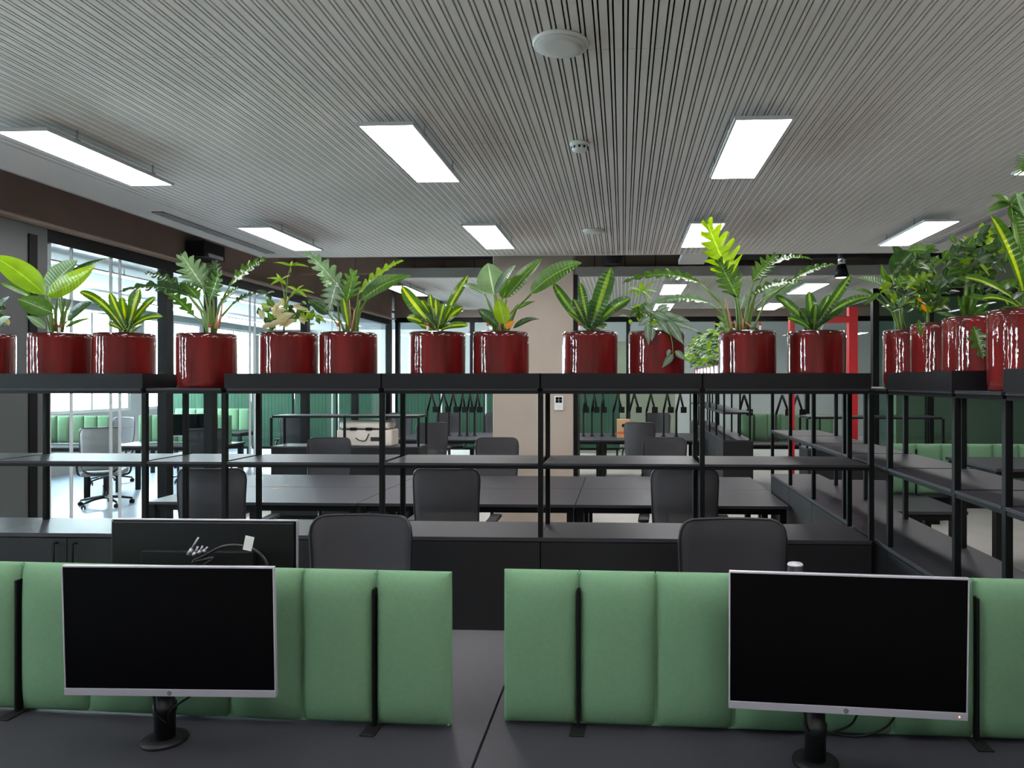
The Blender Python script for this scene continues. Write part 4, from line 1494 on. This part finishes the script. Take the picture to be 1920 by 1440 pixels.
# ---- paddle-leaf plant before the column
random.seed(8)
p = Plant('red glazed pot with upright round paddle leaves, beside the beige column', 939, YPC, ZTR, 0.1)
p.leaf('L_pale', 926, 552, 915, 493, 54, 'paddle', -0.03, -0.05, 934, nrm=(0.1, -1, 0.2), bend=0.0)
p.leaf('L_pale', 908, 551, 864, 536, 22, 'paddle', 0.0, -0.03, 928, nrm=(0.2, -0.6, 0.8), bend=0.2)
p.leaf('L_silver', 928, 552, 967, 497, 24, 'paddle', -0.05, -0.08, 938, nrm=(-0.4, -0.8, 0.5))  # silver blade colour stands in for white highlights on this leaf
p.leaf('L_mid', 948, 560, 1017, 484, 32, 'paddle', 0.0, 0.0, 942, nrm=(-0.2, -0.9, 0.4), bend=0.06)
p.leaf('L_mid', 994, 551, 1091, 493, 38, 'paddle', -0.04, -0.10, 948, nrm=(-0.2, -0.95, 0.3), bend=0.16)
p.leaf('L_lime', 946, 608, 934, 560, 30, 'paddle', -0.08, -0.10, None, nrm=FACE, bend=0)
p.leaf('L_dark', 932, 612, 896, 580, 22, 'paddle', -0.04, -0.07, None, nrm=FACE)
p.leaf('L_dark', 962, 616, 1012, 599, 12, 'lance', 0, -0.02, None, nrm=FACE, bend=0.25)
p.leaf('L_mid', 966, 581, 1004, 565, 9, 'lance', 0.05, 0.05, 948, nrm=FACE)
p.leaf('L_yellow', 948, 616, 966, 602, 12, 'lance', -0.09, -0.11, None, nrm=FACE)
p.leaf('L_mid', 942, 560, 958, 520, 26, 'paddle', 0.07, 0.1, 940, nrm=FACE)
for a, b in (((936, 622), (929, 552)), ((946, 622), (972, 570)), ((952, 622), (996, 552)), ((941, 622), (950, 562)), ((930, 622), (908, 551))):
    stem(p.st, p.W(*a), p.W(b[0], b[1], -0.02), 0.0055)
p.sheath(938, 616, 934, 575)
p.done((-0.055, -0.08))

dracaena('red glazed pot with a green striped rosette, shelf side of the beige column', 1106, YPC, ZTR,
         [(1108, 616, 1146, 501, 24, -0.03), (1105, 616, 1087, 529, 13, 0.0), (1103, 616, 1037, 530, 15, -0.10), (1112, 614, 1183, 559, 18, 0.14), (1110, 616, 1133, 587, 16, 0.05),
          (1100, 617, 1064, 585, 6, 0.1), (1112, 618, 1138, 612, 9, 0.2), (1104, 616, 1075, 560, 12, 0.0), (1107, 616, 1112, 560, 14, 0.0)], 0.5, (-0.05, -0.06), seed=21, key='L_stripedark')

# ---- silvery trailing plant
random.seed(31)
p = Plant('red glazed pot with silvery arrow leaves trailing down its side', 1231, YPC, ZTR, 3.0)
whorl(p, 1204, 546, 0, ((1166, 553), (1232, 527), (1236, 549), (1175, 540), (1190, 560), (1222, 562), (1200, 525)), 'L_lime', 9)
stem(p.st, p.W(1222, 620), p.W(1204, 546), 0.003)
whorl(p, 1196, 585, -0.02, ((1166, 580), (1178, 598), (1215, 576), (1206, 604), (1190, 570)), 'L_mid', 12)
bush(p, 1212, 592, 34, 22, 42, ['L_mid', 'L_dark', 'L_lime', 'L_silver'], 20)
for a in ((1214, 608, 1216, 648, 15), (1224, 614, 1222, 640, 12), (1252, 602, 1282, 646, 20), (1236, 596, 1312, 622, 12), (1226, 588, 1258, 602, 18), (1262, 664, 1241, 690, 14), (1266, 658, 1286, 676, 13),
          (1230, 594, 1262, 628, 16), (1218, 596, 1196, 612, 14), (1244, 588, 1272, 596, 12), (1250, 592, 1296, 604, 14), (1222, 586, 1208, 572, 14), (1232, 582, 1254, 570, 12), (1240, 604, 1256, 628, 14), (1256, 655, 1250, 668, 9)):
    d = -0.15 if a[1] > 598 else -0.10
    p.leaf('L_silver', a[0], a[1], a[2], a[3], a[4], 'lance', d, d - 0.015, None, nrm=(random.uniform(-0.2, 0.2), -1, 0.25), bend=0.02)
mb = MB(); mb.tube(smooth_path([p.W(1238, 600, -0.14), p.W(1252, 612, -0.155), p.W(1260, 640, -0.158), p.W(1262, 664, -0.158)], 5), 0.002, 6)
mb.build('trailing_stem', M['stem'], p.t)
p.done(None)

# ---- tall lime leaf
random.seed(2)
p = Plant('red glazed pot with one tall lime lobed leaf above long drooping ones', 1401, YPC, ZTR, 1.2)
p.leaf('L_lime', 1372, 524, 1323, 410, 66, 'ovate', -0.02, -0.05, 1390, lobes=10, bend=0.05, nrm=(0.2, -0.95, 0.25), wave=0.08)
p.leaf('L_mid', 1382, 556, 1346, 484, 46, 'ovate', -0.06, -0.09, 1388, lobes=10, bend=0.03, nrm=(0.15, -1, 0.1))
p.leaf('L_mid', 1313, 531, 1164, 532, 24, 'ovate', -0.04, -0.10, 1376, lobes=11, bend=0.22, nrm=(0, -0.8, 0.6))
p.leaf('L_pale', 1330, 568, 1208, 577, 18, 'ovate', 0.02, 0.0, 1378, lobes=10, bend=0.20, nrm=(0, -0.8, 0.6))
p.leaf('L_mid', 1412, 527, 1458, 476, 34, 'ovate', 0.03, 0.06, 1398, lobes=8, bend=0.06, nrm=(-0.2, -0.9, 0.4))
p.leaf('L_mid', 1440, 500, 1524, 487, 20, 'ovate', 0.05, 0.06, 1402, lobes=8, bend=0.25, nrm=(-0.1, -0.6, 0.8))
p.leaf('L_mid', 1405, 556, 1512, 530, 24, 'ovate', -0.04, -0.08, 1396, lobes=10, bend=0.2, nrm=(-0.1, -0.6, 0.8))
p.leaf('L_mid', 1486, 525, 1571, 496, 18, 'ovate', 0.0, -0.02, 1405, lobes=9, bend=0.16, nrm=(-0.1, -0.7, 0.7))
p.leaf('L_pale', 1430, 560, 1500, 528, 28, 'ovate', 0.06, 0.09, 1400, lobes=8, bend=0.08, nrm=FACE)
p.leaf('L_silver', 1388, 580, 1398, 550, 16, 'ovate', -0.02, -0.02, 1394, lobes=6, nrm=FACE)
p.leaf('L_mid', 1362, 606, 1342, 592, 10, 'lance', -0.05, -0.08, None, nrm=FACE)
for a, b in (((1372, 622), (1322, 540)), ((1384, 622), (1378, 556)), ((1394, 622), (1408, 556)), ((1400, 622), (1420, 545))):
    stem(p.st, p.W(*a), p.W(b[0], b[1], -0.03), 0.0065)
p.sheath(1372, 616, 1359, 560)
p.sheath(1394, 616, 1387, 580)
p.sheath(1380, 616, 1377, 600)
p.sheath(1408, 614, 1397, 604)
p.done((0.055, -0.06))

dracaena('red glazed pot with a thin striped rosette at the shelf corner', 1530, YPC, ZTR,
         [(1527, 615, 1597, 514, 13, 0.06), (1523, 615, 1453, 554, 13, 0.10), (1524, 614, 1517, 546, 16, 0), (1528, 615, 1582, 577, 12, 0.12), (1520, 617, 1476, 596, 10, 0.15),
          (1526, 616, 1634, 557, 12, 0.25), (1527, 616, 1556, 552, 14, 0.02), (1522, 616, 1500, 580, 10, 0.05), (1526, 616, 1530, 570, 14, 0)], 2.1, None, seed=14, key='L_stripedark')

# ---- pot cut by the frame edge
random.seed(77)
p = Plant('red glazed pot cut by the frame edge, next to the big paddle-leaf plant', -34, YPC, ZTR, 0.9)
bush(p, -20, 590, 36, 26, 40, ['L_mid', 'L_dark', 'L_cream'], 22)
p.leaf('L_dark', -10, 590, 18, 556, 20, 'ovate', -0.05, -0.1, None, nrm=FACE)
p.leaf('L_pale', -5, 612, 20, 594, 18, 'ovate', -0.09, -0.12, None, nrm=FACE)
p.done(None)

# ---- the side shelf
XP_ = XS + 0.195


def side(label, y, zb, rz):
    return Plant(label, None, y, zb, rz, X=XP_)


random.seed(40)
p = side('largest-looking red pot at the frame edge, standing on the side shelf without a tray', 2.585, ZS, 1.3)
p.leaf('L_stripe', 1921, 560, 1858, 404, 40, 'strap', -0.02, -0.06, None, nrm=(0.4, -0.9, 0.2), bend=-0.08, fold=0.3, n=16)
p.leaf('L_stripe', 1918, 575, 1806, 520, 26, 'strap', -0.05, -0.1, None, nrm=(0.2, -0.7, 0.7), bend=0.16, n=14)
p.leaf('L_stripe', 1916, 580, 1840, 560, 18, 'strap', -0.08, -0.12, None, nrm=(0.2, -0.7, 0.7), bend=0.2, n=14)
p.leaf('L_stripe', 1940, 560, 1990, 420, 40, 'strap', 0, -0.04, None, nrm=(-0.3, -0.9, 0.2), n=14)
p.leaf('L_mid', 1920, 480, 1900, 372, 50, 'paddle', 0.05, 0.05, 1925, nrm=(0.4, -0.8, 0.4), bend=0.1)
p.leaf('L_pale', 1935, 420, 1905, 360, 40, 'paddle', -0.08, -0.1, 1930, nrm=(0.5, -0.8, 0.3))
for k in range(9):
    b = random.uniform(0, 6.28)
    p.leaf('L_mid', 1896, 382, 1896 + 48 * math.cos(b), 388 + 34 * math.sin(b), 16, 'lance', 0.0, -0.02, None, nrm=(random.uniform(-.3, .3), -0.8, 0.5), bend=0.15)
stem(p.st, p.W(1915, 600), p.W(1896, 382), 0.005)
for k in range(8):
    p.leaf('L_mid', 1935, 300 + 2 * k, 1904 - 1.0 * k, 288 + 7 * k, 4, 'lance', -0.05, -0.07, None, nrm=FACE)
bush(p, 1925, 560, 60, 40, 40, ['L_dark', 'L_mid', 'L_stripe'], 34)
p.done(None)

random.seed(41)
p = side('red pot on the side shelf with dense dark foliage and a leaf hanging between pots', 2.95, ZTR, 2.2)
bush(p, 1815, 505, 62, 52, 110, ['L_dark', 'L_dark', 'L_mid'], 30, 0.12)
bush(p, 1850, 470, 45, 40, 50, ['L_dark', 'L_mid', 'L_lime'], 32, 0.12)
for k in range(14):
    a = random.uniform(0.3, 2.8)
    p.leaf('L_mid', 1812, 606, 1812 + 60 * math.cos(a), 606 - 55 * math.sin(a), 8, 'strap', 0, random.uniform(-.08, .08), None, nrm=FACE, bend=0.1)
p.leaf('L_mid', 1826, 612, 1844, 674, 28, 'ovate', -0.12, -0.17, None, lobes=5, nrm=(-0.3, -1, 0.1), bend=0.0)
p.leaf('L_mid', 1738, 470, 1700, 470, 22, 'ovate', 0.0, 0.0, None, nrm=FACE)
stem(p.st, p.W(1810, 622), p.W(1815, 500), 0.006)
stem(p.st, p.W(1814, 622), p.W(1846, 470), 0.006)
p.done(None)

random.seed(42)
p = side('red pot on the side shelf whose leaves show small yellow and orange tips', 3.27, ZTR, 0.4)
bush(p, 1738, 540, 52, 44, 90, ['L_dark', 'L_mid', 'L_mid'], 28, 0.11)
bush(p, 1745, 570, 24, 18, 26, ['L_lime', 'L_lime', 'L_mid'], 22, 0.05)
p.leaf('L_yellow', 1728, 570, 1738, 586, 8, 'lance', -0.15, -0.16, None, nrm=FACE)
p.leaf('L_yellow', 1720, 560, 1730, 568, 6, 'lance', -0.15, -0.16, None, nrm=FACE)
p.leaf('L_yellow', 1786, 466, 1806, 474, 8, 'lance', -0.1, -0.1, None, nrm=FACE)
p.leaf('L_mid', 1722, 600, 1728, 632, 12, 'ovate', -0.16, -0.18, None, lobes=4, nrm=FACE, bend=0)
p.leaf('L_lime', 1700, 540, 1752, 516, 22, 'ovate', -0.12, -0.14, None, lobes=7, nrm=(0, -0.8, 0.6), bend=0.2)
stem(p.st, p.W(1740, 622), p.W(1738, 540), 0.006)
p.done(None)

random.seed(43)
p = side('red pot past the side tray with broad dark leaves reaching over the corner', 3.62, ZS, 1.9)
p.leaf('L_dark', 1672, 515, 1712, 472, 48, 'paddle', -0.05, -0.05, 1690, nrm=(0.3, -0.9, 0.3), bend=0.05)
p.leaf('L_pale', 1678, 545, 1604, 522, 26, 'ovate', -0.05, -0.1, 1690, nrm=(0.1, -0.7, 0.7), bend=0.12)
p.leaf('L_mid', 1666, 540, 1652, 494, 14, 'lance', 0, 0, 1688, nrm=FACE)
p.leaf('L_mid', 1640, 556, 1598, 543, 12, 'lance', -0.02, -0.04, 1690, nrm=UPF, bend=0.15)
p.leaf('L_mid', 1650, 550, 1620, 574, 10, 'lance', -0.04, -0.05, 1690, nrm=FACE)
p.leaf('L_mid', 1700, 505, 1735, 465, 26, 'ovate', 0.02, 0.03, 1692, nrm=FACE)
bush(p, 1695, 545, 34, 36, 46, ['L_dark', 'L_mid', 'L_lime'], 28, 0.1)
bush(p, 1722, 490, 36, 26, 36, ['L_dark', 'L_mid'], 26, 0.1)
stem(p.st, p.W(1700, 622), p.W(1655, 545), 0.004)
p.done(None)

# ---- pots on the distant run
random.seed(50)
ORD = ('nearest', 'second', 'third', 'fourth', 'fifth', 'sixth', 'seventh', 'eighth', 'farthest')
for k in range(9):
    q = Plant('small-looking distant pot with tall bushy leaves, %s on the distant run' % ORD[k], None, 10.0 + 0.5 * k, ZT, 0.5 * k, X=1.53)
    for j in range(90):
        a, h = random.uniform(0, 6.28), random.uniform(0.02, 0.56)
        r = random.uniform(0.02, 0.20) * (0.6 + 1.2 * math.sin(math.pi * h / 0.6))
        B = Vector((math.cos(a) * r, math.sin(a) * r, POTH + h))
        T = B + Vector((math.cos(a), math.sin(a), random.uniform(-0.7, 0.4))).normalized() * 0.12
        q.blade(random.choice(['L_mid', 'L_dark', 'L_lime', 'L_pale']), B, T, 0.065, 'lance', nrm=(random.uniform(-.4, .4), -0.7, 0.7), n=6)
    stem(q.st, (0, 0, POTH - 0.03), (0, 0, POTH + 0.45), 0.01)
    q.done(None)
